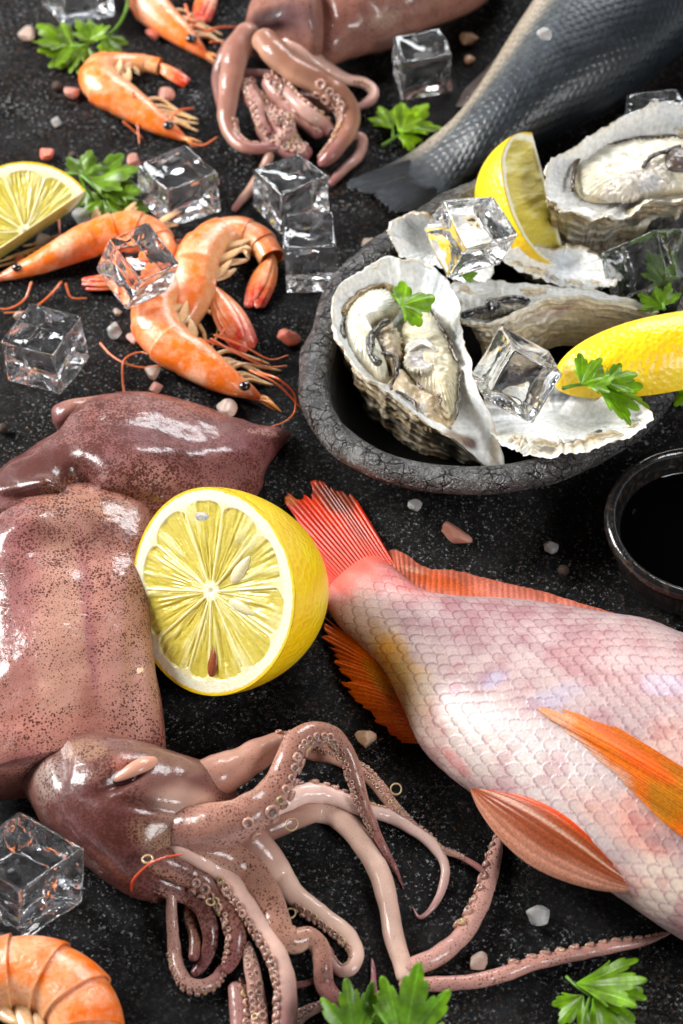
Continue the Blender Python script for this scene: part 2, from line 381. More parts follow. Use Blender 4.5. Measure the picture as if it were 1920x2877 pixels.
mot = fbm(V.reshape(-1, 3)*0.16, 4, 41); c = mix(c, c*np.array([0.86, 0.66, 0.70]), 0.75*sm(0.02, 0.32, mot)); c = mix(c, np.array([0.66, 0.52, 0.49]), 0.35*sm(0.05, 0.35, -mot))
# small red freckles along the flank
fz = fbm(V.reshape(-1, 3)*0.9, 2, 21); reg = sm(0.1, 0.35, fbm(V.reshape(-1, 3)*0.045, 2, 30))*sm(1500, 1800, x_)*(y_ < 2000)
c = mix(c, np.array([0.75, 0.16, 0.08]), 0.75*sm(0.36, 0.46, fz)*reg)
c = mix(c, np.array([0.80, 0.16, 0.10]), 0.9*sm(15, 2, (s[:, None]+5*vn(np.stack([s[:, None]*0.02+th[None]*6, th[None]+0*s[:, None], 0*th[None]+0*s[:, None]], -1), 8)).ravel()))
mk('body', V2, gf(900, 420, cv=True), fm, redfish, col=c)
def surfz(Vs, px, py, dflt=3.0):
    v = Vs[::4, ::4].reshape(-1, 3); x, y = PX(v); d = (x-px)**2+(y-py)**2; m_ = d < 20**2
    return float(v[m_][:, 2].max()) if m_.any() else dflt
def onbody(pts, add, dflt=6.0): return [surfz(V2, a, b, dflt)+add for a, b in pts]
red = (0.72, 0.10, 0.035)
fin('tail_fin', [(1110, 1585), (1060, 1620), (1000, 1665), (925, 1700)], [(985, 1375), (930, 1365), (890, 1350), (855, 1362), (815, 1378), (795, 1408), (800, 1450), (850, 1560), (880, 1640)], finm, redfish, (0.80, 0.09, 0.045), 5, (2.5, 2, 2, 2), nb=260, nray=26, ray=0.45, frayed=0.16, seed=4,
    spots=[(945, 1400, (80, 45, 30), (0.20, 0.05, 0.025), 0.95), (1000, 1480, (20, 60, -35), (0.30, 0.08, 0.04), 0.6), (960, 1640, (90, 40, 20), (0.80, 0.20, 0.18), 0.6), (810, 1400, (30, 20, 0), (0.85, 0.30, 0.10), 0.8)])
fin('dorsal_fin', [(1075, 1590), (1120, 1620), (1187, 1668), (1296, 1692), (1398, 1696), (1507, 1712), (1616, 1735), (1725, 1762), (1812, 1788), (1920, 1830), (2060, 1880)],
    [(1058, 1562), (1110, 1545), (1200, 1592), (1290, 1604), (1400, 1634), (1500, 1655), (1616, 1690), (1725, 1722), (1812, 1745), (1920, 1790), (2060, 1850)], finm, redfish, (0.64, 0.25, 0.19), (6, 10, 14, 17, 19, 20), (2, 5, 8, 11, 13, 14), nb=420, nray=60, ray=0.35, frayed=0.05, seed=6,
    spots=[(1250, 1640, (120, 25, 15), (0.72, 0.20, 0.10), 0.6), (1600, 1720, (300, 25, 14), (0.80, 0.34, 0.28), 0.7), (1160, 1600, (40, 10, 15), (0.85, 0.55, 0.42), 0.5)])
fin('anal_fin', [(1090, 1872), (1115, 1925), (1150, 1990), (1180, 2050), (1195, 2090)], [(905, 1728), (905, 1790), (935, 1862), (960, 1920), (1015, 1990), (1060, 2042), (1125, 2086)], finm, redfish, (0.70, 0.16, 0.03), (9, 8, 8, 7), (2.5, 2, 1.5), nb=260, nray=26, ray=0.55, frayed=0.22, seed=9, bow=1.5,
    spots=[(1060, 1900, (30, 80, -35), (0.52, 0.24, 0.04), 0.8), (950, 1800, (60, 60, 0), (0.42, 0.10, 0.03), 0.5), (1090, 2050, (60, 20, 30), (0.78, 0.22, 0.16), 0.6)])
pb_ = [(1990, 2200), (1985, 2260), (1975, 2330), (1965, 2390)]; pt_ = [(1730, 2040), (1600, 1995), (1500, 1988), (1555, 2030), (1640, 2100), (1740, 2190), (1850, 2300)]
fin('pectoral_fin', pb_, pt_, finm, redfish, (0.80, 0.26, 0.08), onbody(pb_, 2), onbody(pt_, 0.3), nb=300, nray=20, ray=0.5, frayed=0.10, seed=12, thick=0.4, bow=1.2,
    spots=[(1880, 2240, (60, 90, 0), (0.50, 0.26, 0.03), 0.7), (1560, 2010, (70, 20, 20), (0.86, 0.52, 0.36), 0.6), (1650, 2110, (160, 26, 40), (0.78, 0.52, 0.42), 0.8), (1780, 2120, (150, 22, 35), (0.84, 0.14, 0.02), 0.7)])
C, r = trace([(1326, 2226, 3, 15), (1370, 2252, 27, 19), (1440, 2295, 52, 22), (1530, 2352, 66, 24), (1630, 2412, 58, 25), (1710, 2460, 38, 25), (1785, 2500, 8, 24)], 200)
V = tube(C, r, 1.6+0*r, nv=120); a = np.linspace(0, 2*math.pi, 120, endpoint=False); w = np.cos(a)[None]*np.ones((200, 1)); tt = np.linspace(0, 1, 200)[:, None]
V[..., 2] += 3.2*(1-w**2)*np.sin(math.pi*tt)+0.35*np.abs(np.sin(w*14+1.5*tt))*(np.sin(a)[None] > 0)
up_ = w if (PX(V[100, :1])[1][0] < PX(V[100, 60:61])[1][0]) else -w
V[..., 2] += 5.5*up_*np.sin(math.pi*tt)
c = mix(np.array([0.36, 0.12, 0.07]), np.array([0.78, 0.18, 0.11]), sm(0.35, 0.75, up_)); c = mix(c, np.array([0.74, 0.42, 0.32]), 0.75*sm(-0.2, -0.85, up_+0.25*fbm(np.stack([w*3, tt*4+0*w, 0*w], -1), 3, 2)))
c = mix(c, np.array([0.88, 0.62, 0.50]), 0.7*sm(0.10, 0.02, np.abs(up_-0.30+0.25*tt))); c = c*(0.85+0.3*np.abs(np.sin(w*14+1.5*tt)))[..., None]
mk('pelvic_fin', V, gf(200, 120, cv=True), finm, redfish, col=c)
# ------------------------------------------------------------------ lemons
def rind_material():
    m, nt, bs = newmat('lemon_rind'); co = coords(nt)
    v = N(nt, 'ShaderNodeTexVoronoi', feature='SMOOTH_F1', Scale=0.62, Smoothness=0.4); L(nt, co, v.inputs['Vector'])
    n1 = noise(nt, co, 0.08, 3); c = ramp(nt, n1, [(0.35, (0.90, 0.56, 0.004)), (0.65, (0.94, 0.68, 0.008))])
    c = mixc(nt, mth(nt, 'MULTIPLY', ramp(nt, v.outputs['Distance'], [(0.0, (1, 1, 1)), (0.45, (0, 0, 0))]), 0.35), c, (0.72, 0.38, 0.0))
    c = mixc(nt, 1.0, c, vcol(nt), 'MULTIPLY')
    L(nt, c, bs.inputs['Base Color']); bs.inputs['Roughness'].default_value = 0.36
    bs.inputs['Subsurface Weight'].default_value = 0.15; bs.inputs['Subsurface Radius'].default_value = (0.002, 0.0012, 0.0003); bs.inputs['Subsurface Scale'].default_value = 1
    bs.inputs['Coat Weight'].default_value = 0.3; bs.inputs['Coat Roughness'].default_value = 0.2
    h = mth(nt, 'ADD', v.outputs['Distance'], mth(nt, 'MULTIPLY', noise(nt, co, 0.3, 3), 0.8))
    bump(nt, bs, h, 0.42, 0.8); return m
rindm = rind_material()
pulpm, nt, bs, co = flesh('lemon_flesh', rough=0.22, sss=0.45, rad=(3, 2.2, 0.6), bsc=1.0, bh=0.25, coat=0.6, coatr=0.06, vary=0.06)
PITHC, FLC, MEMC, RINDC = np.array([0.88, 0.84, 0.62]), np.array([0.64, 0.53, 0.085]), np.array([0.84, 0.76, 0.42]), np.array([0.88, 0.60, 0.01])
def face_pattern(rho, th, Rm, cuts, seed, zest=0.03, pith=0.09):
    """cross-cut lemon: colour and relief (mm)"""
    cuts = np.sort(np.asarray(cuts)); k = np.searchsorted(cuts, th) % len(cuts)
    hi = cuts[k]; lo = cuts[k-1]; span = (hi-lo) % (2*math.pi); t = ((th-lo) % (2*math.pi))
    d = np.minimum(t, span-t); dm = rho*Rm*np.sin(np.minimum(d, math.pi/2))              # mm to the membrane
    tt = 1-np.minimum(t, span-t)/(span/2)
    out = (1-zest-pith)-0.09*tt**4+0.012*vn(np.stack([th*3, th*0, th*0], -1), seed)
    X = rho*np.cos(th); Y = rho*np.sin(th)
    ves = fbm(np.stack([th*9, rho*2.6+0.5*vn(np.stack([X*5, Y*5, X*0], -1), seed+1), k*3.1], -1), 3, seed+2)
    ves2 = vn(np.stack([th*26, rho*5, k*2.0], -1), seed+5)
    fl = sm(0.14, 0.5, dm)*sm(0.0, 0.03, out-rho)*sm(0.075, 0.12, rho)
    c = mix(PITHC, MEMC, sm(0.02, -0.05, rho-(1-zest-pith)))
    f = mix(FLC, np.array([0.74, 0.66, 0.26]), sm(0.0, 0.45, ves+0.4*ves2)); f = mix(f, np.array([0.54, 0.42, 0.05]), 0.6*sm(0.05, 0.5, -ves))
    c = mix(c, f, fl); c = mix(c, RINDC, sm(1-zest-0.008, 1-zest+0.008, rho+0.006*vn(np.stack([th*30, th*0, th*0], -1), seed)))
    c = mix(c, PITHC, sm(0.085, 0.06, rho*(1+0.5*vn(np.stack([th*2.3, th*0, th*0], -1), seed+7))))
    h = fl*(-0.35+0.5*ves+0.28*ves2)-0.8*sm(0.045, 0.0, rho)
    return c, h
def axes_from(n, up):
    n = nrm(np.asarray(n, float)[None])[0]; u = np.asarray(up, float); u = nrm((u-n*(u@n))[None])[0]; return np.cross(u, n), u, n
def seed_mesh(c, ax, n, l, w):
    t = np.linspace(0, 1, 14); C = np.asarray(c)+np.outer((t-0.5)*l, ax)
    r = w*np.sin(math.pi*t**0.75)**0.7+0.02
    T = np.asarray(ax); Sd = np.cross(n, T); a = np.linspace(0, 2*math.pi, 12, endpoint=False)
    return C[:, None]+Sd*(np.cos(a)[None, :, None]*r[:, None, None])+np.asarray(n)*(np.sin(a)[None, :, None]*r[:, None, None]*0.6)
def half_lemon():
    c0 = P(592, 1662, 33); Rm = 0.5*592*float(S(592, 1662, 33)); n = nrm(np.array([[-0.60, -0.50, 0.625]]))[0]
    e1, e2, n = axes_from(n, UPV+0.06*RT)
    t = thing('lemon_half', 'large half lemon with its cut face, seeds and central pith turned to the camera', 'lemon', P(640, 1900, 0))
    na, nr = 720, 210
    th = np.linspace(0, 2*math.pi, na, endpoint=False); rho = np.linspace(0.0, 1, nr)**0.9
    TH, RH = np.meshgrid(th, rho, indexing='ij')
    cuts = np.array([0.12, 0.80, 1.42, 2.02, 2.62, 3.18, 3.80, 4.40, 4.72, 5.28, 5.82])
    c, h = face_pattern(RH, TH, Rm, cuts, 3)
    wob = 1+0.012*np.cos(2*TH+0.6)+0.008*np.cos(3*TH)
    X, Y = RH*np.cos(TH)*wob*Rm, RH*np.sin(TH)*wob*Rm
    V = c0+X[..., None]*e1+Y[..., None]*e2+h[..., None]*n
    mk('cut_face', V, gf(na, nr, cu=True)[:, ::-1], pulpm, t, col=c)
    k = np.linspace(0, 1, 60); D = 37.0
    hh = D*np.sin(k*math.pi/2); rr = np.cos(k*math.pi/2)**0.95*1.003+0.0; hh = hh+3.5*np.exp(-(rr/0.16)**2)
    hh[0] = 0.02
    TH2, K = np.meshgrid(th[::4], np.arange(60), indexing='ij'); w2 = 1+0.012*np.cos(2*TH2+0.6)+0.008*np.cos(3*TH2)
    r2 = rr[K]*Rm*w2; V = c0+(r2*np.cos(TH2))[..., None]*e1+(r2*np.sin(TH2))[..., None]*e2-hh[K][..., None]*n
    V = V+0.25*fbm(V*0.12, 3, 5)[..., None]*n
    mk('rind', V, gf(na//4, 60, cu=True), rindm, t, col=np.ones((V.size//3, 3)))
    m1, nt, bs, co = flesh('lemon_seed', rough=0.3, sss=0.2, bsc=2, bh=0.1, vary=0.1)
    def fp(px, py):                                # a point of the cut plane at this photo place
        x = (px-W/2)/(H/2)*TV; y = -(py-H/2)/(H/2)*TV; d = FW+x*RT+y*UPV; return CAM+d*(((c0-CAM)@n)/(d@n))
    for a, b, wd, cc in [((648, 1640), (700, 1562), 2.0, (0.80, 0.70, 0.42)), ((640, 1685), (715, 1730), 1.7, (0.74, 0.64, 0.36)), ((590, 1908), (602, 1815), 1.7, (0.28, 0.07, 0.02))]:
        A_, B_ = fp(*a), fp(*b); sv = seed_mesh((A_+B_)/2-n*0.55, nrm((B_-A_)[None])[0], n, np.linalg.norm(B_-A_), wd)
        mk('seed', sv, gf(14, 12, cv=True), m1, t, col=np.broadcast_to(np.array(cc), sv.shape))
    return t
half_lemon()
def lemon_wedge(name, label, c0, ax, bis, alpha, La, Rr, seed, nub=0.0):
    """wedge of a whole lemon: ax = pole to pole, bis = middle of the rind"""
    ax = nrm(np.asarray(ax, float)[None])[0]; b = np.asarray(bis, float); b = nrm((b-ax*(b@ax))[None])[0]; q = np.cross(ax, b)
    ns, nr = 170, 70
    sN = np.linspace(-1, 1, ns); rS = Rr*np.sqrt(np.clip(1-np.abs(sN)**2.2, 0, 1))**0.9+0.02
    z = sN*La+np.sign(sN)*nub*np.exp(-((1-np.abs(sN))/0.05)**2)*0
    t = thing(name, label, 'lemon wedge', c0)
    shape = lambda ph, rho: np.asarray(c0)+z[:, None, None]*ax+(rho*rS[:, None])[..., None]*(math.cos(ph)*b+math.sin(ph)*q)
    ph = np.linspace(-alpha/2, alpha/2, 60)
    V = np.asarray(c0)+z[:, None, None]*ax+rS[:, None, None]*(np.cos(ph)[None, :, None]*b+np.sin(ph)[None, :, None]*q)
    V = V+0.4*fbm(V*0.1, 3, seed)[..., None]*b
    cc = np.ones((V.size//3, 3)); 
    mk('rind', V, gf(ns, 60), rindm, t, col=cc)
    off = -np.asarray(0.0)
    for sg in (-1, 1):
        rho = np.linspace(0, 1, nr)[None, :]*np.ones((ns, 1)); V = shape(sg*alpha/2, rho)
        V = V+0.4*fbm(V*0.1, 3, seed)[..., None]*b*rho[..., None]
        nv = q*math.cos(sg*alpha/2)*sg-b*math.sin(sg*alpha/2)*sg
        dep = (1-rho)*rS[:, None]; dep = np.minimum(dep, (1-np.abs(sN))[:, None]*La*0.9)
        w = 0.3*vn(np.stack([sN[:, None]*5+rho*0, rho*3, rho*0], -1), seed)
        axd = rho*rS[:, None]
        ves = fbm(np.stack([sN[:, None]*11+rho*2.0, axd*0.10, rho*0], -1), 3, seed+3)
        fl = sm(2.6, 3.6, dep+w)*sm(0.8, 1.6, axd)*sm(0.05, 0.2, np.abs(sN[:, None]*0+1))
        c = mix(PITHC, RINDC, sm(1.1, 0.8, dep+0.2*w)); f = mix(FLC, np.array([0.76, 0.68, 0.28]), sm(0.0, 0.4, ves)); f = mix(f, np.array([0.48, 0.38, 0.05]), 0.6*sm(0.05, 0.5, -ves))
        c = mix(c, f, fl); V = V+(fl*(-0.4+0.9*ves))[..., None]*nv
        mk('cut_face', V, gf(ns, nr), pulpm, t, col=c)
    return t
p1, p2 = P(1580, 755, 15), P(1478, 372, 38)
lemon_wedge('lemon_wedge', 'tall lemon wedge standing between the oysters and the back rim of the bowl', (p1+p2)/2+np.array([2.0, 0, 0.0]), p2-p1, (-1.0, -0.15, 0.08), R(78), np.linalg.norm(p2-p1)/2, 24.5, 21)
w2 = lemon_wedge('lemon_wedge', 'lemon wedge on its side, yellow rind up, on the right rim of the bowl', P(1866, 1020, 27), (1, 0.20, 0.06), (0.0, -0.42, 0.9), R(96), 35, 16.5, 23)
nb = ball(P(1808, 1083, 29), 3.6, 12, 16, (1.3, 1, 1))
mk('stem_end', nb, gf(12, 16, cv=True), rindm, w2, col=np.broadcast_to(np.array([0.97, 0.93, 0.9]), nb.shape))
def half_slice():
    c0 = P(72, 650, 12); Rm = 205*float(S(75, 600, 12)); e1, e2, n = axes_from((0.06, -0.50, 0.86), UPV)
    t = thing('lemon_wedge', 'pale lemon wedge at the left edge, cut face up, beside the parsley', 'lemon wedge', P(60, 700, 0))
    th = np.linspace(R(36), R(36+180), 400); rho = np.linspace(0, 1, 130)
    TH, RH = np.meshgrid(th, rho, indexing='ij'); cuts = R(36)+np.array([0.02, 0.62, 1.30, 1.95, 2.55, 3.12, 3.9, 4.6, 5.3, 5.9])
    c, h = face_pattern(RH, TH % (2*math.pi), Rm, cuts % (2*math.pi), 13)
    V = c0+(RH*np.cos(TH)*Rm)[..., None]*e1+(RH*np.sin(TH)*Rm*0.98)[..., None]*e2+h[..., None]*n
    mk('cut_face', V, gf(400, 130)[:, ::-1], pulpm, t, col=c)
    k = np.linspace(0, 1, 20); rr = 1-0.25*k**2; TH, K = np.meshgrid(th[::4], k, indexing='ij'); rr = (1-0.3*K**2)*Rm
    V = c0+(rr*np.cos(TH))[..., None]*e1+(rr*np.sin(TH)*0.98)[..., None]*e2-(K*11)[..., None]*n
    mk('rind', V, gf(100, 20), rindm, t, col=np.ones((V.size//3, 3)))
    a = np.linspace(-1, 1, 60); A_, K = np.meshgrid(a, k, indexing='ij')
    V = c0+(A_*(1-0.3*K**2)*Rm)[..., None]*(math.cos(R(36))*e1+math.sin(R(36))*0.98*e2)-(K*11)[..., None]*n
    cc = mix(np.array([0.66, 0.56, 0.14]), PITHC, sm(0.82, 0.9, np.abs(A_))); mk('side_face', V, gf(60, 20), pulpm, t, col=cc)
half_slice()

# ------------------------------------------------------------------ squids
def squid_mat(name, dots, sss=0.2, coat=0.5, sc_=1.0):
    m, nt, bs = newmat(name); co = coords(nt); c = vcol(nt, 1.48, 0.87)
    n1 = noise(nt, co, 0.05, 4); c = mixc(nt, 1.0, c, ramp(nt, n1, [(0.3, (0.80, 0.76, 0.76)), (0.7, (1.08, 1.05, 1.02))]), 'MULTIPLY')
    at = N(nt, 'ShaderNodeAttribute', attribute_name='Dots')
    for k, (scl, th, st) in enumerate(((1.1*sc_, 0.36, 1.0), (2.1*sc_, 0.35, 0.9))):
        v = N(nt, 'ShaderNodeTexVoronoi', Scale=scl, Randomness=0.9); L(nt, co, v.inputs['Vector'])
        sz = mth(nt, 'MULTIPLY', mth(nt, 'ADD', mth(nt, 'MULTIPLY', noise(nt, co, 0.11*(k+1), 3), 1.0), 0.02), th*dots*1.9)
        sz = mth(nt, 'MULTIPLY', sz, at.outputs['Fac'])
        d = mth(nt, 'MULTIPLY', mth(nt, 'SUBTRACT', sz, v.outputs['Distance']), 9.0, True)
        c = mixc(nt, mth(nt, 'MULTIPLY', d, st), c, (0.085, 0.024, 0.018))
    L(nt, c, bs.inputs['Base Color']); bs.inputs['Roughness'].default_value = 0.38
    bs.inputs['Subsurface Weight'].default_value = sss; bs.inputs['Subsurface Radius'].default_value = (0.0022, 0.0011, 0.0008); bs.inputs['Subsurface Scale'].default_value = 1
    bs.inputs['Specular IOR Level'].default_value = 0.2; bs.inputs['Coat Weight'].default_value = coat; bs.inputs['Coat Roughness'].default_value = 0.035
    h = mth(nt, 'ADD', noise(nt, co, 0.13, 5, 0.62), mth(nt, 'MULTIPLY', noise(nt, co, 0.8, 3), 0.10))
    b = bump(nt, bs, h, 0.5, 0.7); L(nt, b, bs.inputs['Coat Normal']); return m
sqm = squid_mat('squid_skin', 1.0)
def dots_attr(o, d):
    a = o.data.attributes.new('Dots', 'FLOAT', 'POINT'); a.data.foreach_set('value', np.clip(np.asarray(d, np.float32).ravel(), 0, 2))
def dent(V, nn, lst):
    x, y = PX(V.reshape(-1, 3)); x = x.reshape(V.shape[:-1]); y = y.reshape(V.shape[:-1]); up = sm(-0.1, 0.3, nn[..., 2])
    for (a, b, r, k) in lst:
        r = (r, r, 0) if np.isscalar(r) else r
        dx, dy = x-a, y-b; ca, sa = math.cos(R(r[2])), math.sin(R(r[2]))
        d2 = ((dx*ca+dy*sa)/r[0])**2+((-dx*sa+dy*ca)/r[1])**2
        V = V+nn*(k*np.exp(-d2)*up)[..., None]
    return V
SKB = np.array([0.46, 0.215, 0.165])
squid = thing('squid', 'large whole squid with freckled mauve mantle and arms fanned below the red fish', 'squid', P(300, 2100, 0))
def body_part(name, A_, B_, T_, nu, nv, spots, dents, parent, zb=0, zc=None, base=SKB, dmap=(), wr=0.5, seed=1, pw=0.85, dbase=0.8):
    V, s, th = loft(A_, B_, T_, nu, nv, zb=zb, zc=zc, pw=pw); nn = normals(V)
    V = dent(V, nn, dents); V = V+nn*(wr*fbm(V*0.06, 3, seed)*2+0.12*fbm(V*0.35, 3, seed+4))[..., None]
    c = paint(V, base, spots, 0.5, 0.06, seed)
    v = V.reshape(-1, 3); x, y = PX(v); d = np.full(len(v), dbase)
    for (a, b, r, k) in dmap: d = d+(k-d)*np.exp(-((x-a)**2+(y-b)**2)/r**2)
    f = [gf(nu, nv, cv=True)]
    n0 = len(v); v = np.vstack([v, V[0].mean(0), V[-1].mean(0)]); c = np.vstack([c, c[0], c[n0-1]]); d = np.append(d, [d[0], d[n0-1]])
    j = np.arange(nv); f.insert(0, np.vstack([np.stack([j, (j+1) % nv, np.full(nv, n0)], -1), np.stack([(nu-1)*nv+(j+1) % nv, (nu-1)*nv+j, np.full(nv, n0+1)], -1)]))
    o = mk(name, v, f, sqm, parent, col=c); dots_attr(o, d); return o
DK, PU, PK, CRM = (0.17, 0.065, 0.065), (0.30, 0.13, 0.14), (0.62, 0.39, 0.30), (0.72, 0.52, 0.42)
body_part('fin', [(-160, 1560), (-60, 1440), (10, 1335), (90, 1280), (165, 1235), (235, 1150), (330, 1118), (440, 1118), (540, 1138), (640, 1172), (730, 1200), (790, 1206), (816, 1213)],
          [(-90, 1700), (-10, 1560), (60, 1530), (160, 1520), (250, 1520), (345, 1520), (450, 1500), (570, 1480), (665, 1440), (725, 1370), (756, 1300), (795, 1250), (820, 1224)],
          [14, 20, 23, 24, 24, 25, 24, 22, 18, 14, 10, 6, 2], 420, 200,
          [(120, 1330, (170, 80, -25), DK, 0.75), (330, 1250, (130, 60, -30), PU, 0.8), (560, 1300, (200, 60, 20), PU, 0.6), (700, 1250, (120, 60, 0), (0.36, 0.12, 0.14), 0.7), (330, 1150, (200, 40, 0), (0.50, 0.24, 0.20), 0.6), (170, 1360, (70, 40, 0), (0.46, 0.30, 0.18), 0.6), (420, 1340, (90, 50, 0), (0.60, 0.36, 0.34), 0.6), (735, 1215, (60, 12, 8), (0.66, 0.38, 0.34), 0.8)],
          [(228, 1352, (34, 40, -30), -9), (300, 1385, (90, 14, 12), -4), (100, 1392, (90, 12, 0), -3), (400, 1300, (110, 70, 0), 3.5), (560, 1240, (120, 30, 10), -1.5), (640, 1270, (90, 40, 15), 2.5), (130, 1370, (50, 30, 0), 3)], squid, wr=0.8, seed=3,
          dmap=[(120, 1300, 160, 1.7), (330, 1230, 150, 1.5), (700, 1250, 150, 1.2)], dbase=1.2, base=np.array([0.36, 0.18, 0.165]))
body_part('fin_flap', [(195, 1228), (152, 1190), (150, 1152), (200, 1130), (290, 1112)], [(230, 1240), (225, 1230), (250, 1210), (290, 1180), (340, 1150)], [4, 7, 9, 9, 5], 90, 70,
          [(170, 1160, 50, (0.30, 0.13, 0.14), 0.7), (230, 1150, 60, PK, 0.5)], [(200, 1190, (20, 50, 30), -3)], squid, zb=7, seed=8, wr=1.0)
body_part('mantle', [(170, 1392), (80, 1410), (10, 1465), (-50, 1550), (-75, 1660), (-90, 1770), (-95, 1880), (-95, 2000), (-85, 2120), (-75, 2215)],
          [(330, 1388), (390, 1415), (438, 1465), (452, 1550), (436, 1650), (428, 1760), (440, 1880), (455, 2000), (462, 2070), (465, 2112)],
          [13, 20, 24, 26, 27, 27, 27, 26, 24, 22], 420, 260,
          [(230, 1440, (200, 60, 0), (0.50, 0.31, 0.20), 0.6), (100, 1560, (120, 110, 20), (0.48, 0.24, 0.20), 0.6), (220, 1500, (170, 50, 0), (0.27, 0.135, 0.11), 0.75), (20, 1600, (60, 260, 0), (0.30, 0.13, 0.13), 0.7), (400, 1750, (40, 300, 0), (0.40, 0.23, 0.19), 0.6), (170, 1800, (90, 330, 0), PK, 0.75), (330, 1850, (80, 300, 0), (0.60, 0.36, 0.30), 0.6), (250, 1750, (18, 260, -6), (0.44, 0.19, 0.20), 0.7), (60, 1650, (60, 300, 0), (0.50, 0.22, 0.22), 0.5),  # tall darker strip on the right: shading beside the lemon, painted into the skin
           (200, 2050, (190, 50, 0), (0.60, 0.28, 0.22), 0.6), (100, 2170, (90, 60, 20), (0.42, 0.15, 0.16), 0.7), (400, 1960, (60, 160, 0), (0.62, 0.38, 0.32), 0.6), (30, 2190, (70, 80, 0), DK, 0.6)],
          [(255, 1780, (30, 260, -5), -0.5), (190, 1540, (120, 50, 0), -2.5), (330, 1620, (60, 140, 0), 0.8), (150, 1800, (50, 240, 0), 0.5), (380, 1900, (30, 160, 0), -1.2), (60, 1480, (80, 30, -30), 2)], squid, wr=0.5, seed=12, pw=0.55,
          dmap=[(150, 1480, 180, 1.2), (60, 1560, 120, 1.2), (200, 1900, 220, 0.8)], dbase=1.15)
body_part('head', [(165, 2092), (260, 2072), (390, 2102), (520, 2142), (640, 2185), (680, 2280)],
          [(62, 2215), (110, 2300), (190, 2385), (285, 2455), (365, 2510), (430, 2530)], [13, 25, 30, 30, 26, 18], 220, 150,
          [(300, 2270, (170, 60, 35), (0.22, 0.08, 0.09), 0.85), (300, 2360, (190, 60, 38), (0.26, 0.10, 0.10), 0.8), (350, 2150, (60, 40, 0), (0.55, 0.22, 0.15), 0.7), (130, 2180, (50, 60, 0), (0.52, 0.45, 0.40), 0.7), (250, 2110, (70, 30, 0), (0.56, 0.38, 0.24), 0.6), (520, 2260, (110, 60, 10), CRM, 0.8), (450, 2360, (110, 50, 30), (0.56, 0.36, 0.20), 0.7), (345, 2200, (80, 22, -25), (0.10, 0.03, 0.04), 0.85)],
          [(345, 2185, (70, 24, -30), -3.0), (170, 2150, (22, 60, 0), -1.5), (430, 2270, (140, 20, 12), -1.5)], squid, seed=17, wr=0.6, dmap=[(300, 2320, 150, 1.6), (520, 2230, 90, 0.25)], dbase=1.1, base=np.array([0.31, 0.155, 0.125]))
eyem, nt, bs, co = flesh('squid_eye', rough=0.12, sss=0.1, bsc=1, bh=0.05, coat=1, coatr=0.04)
e = ball(P(332, 2182, 27.6), 4.0, 16, 24, (1.7, 0.8, 0.5)); mk('eye', e, gf(16, 24, cv=True), eyem, squid, col=np.broadcast_to(np.array([0.035, 0.012, 0.015]), e.shape))
C, r = trace([(305, 2196, 8, 28), (345, 2178, 15, 29.5), (382, 2158, 21, 30), (415, 2144, 22, 29), (442, 2136, 15, 27)], 40)
o = mk('eyelid', tube(C, r, r*0.6, nv=18), gf(40, 18, cv=True), sqm, squid, col=np.broadcast_to(np.array([0.74, 0.42, 0.30]), (40*18, 3))); dots_attr(o, np.full(720, 0.2))
suckm, nt, bs, co = flesh('sucker', rough=0.25, sss=0.3, bsc=2, bh=0.1, coat=0.7, coatr=0.06, gam=1.35)
def sucker(mb, c, d, r, rng):
    """small cup with a rim, opening along d"""
    d = nrm(np.asarray(d)[None])[0]; u = nrm(np.cross(d, [0.3, 0.2, 0.9])[None])[0]; w = np.cross(d, u)
    pr = np.array([[0.45, -0.6], [0.8, -0.2], [1.0, 0.25], [0.95, 0.55], [0.72, 0.62], [0.5, 0.35], [0.05, 0.15]])*r
    a = np.linspace(0, 2*math.pi, 10, endpoint=False)
    V = np.asarray(c)+pr[:, 0][:, None, None]*(np.cos(a)[None, :, None]*u+np.sin(a)[None, :, None]*w)+pr[:, 1][:, None, None]*d
    k = rng.uniform(0.8, 1.1); rim = np.array([0.62, 0.41, 0.34])*k; yel = np.array([0.62, 0.46, 0.28])*k
    base = rim if rng.random() < 0.9 else yel
    col = np.broadcast_to(base, V.shape).copy(); col[5:] *= 0.65
    mb.add(V, gf(7, 10, cv=True), col.reshape(-1, 3))
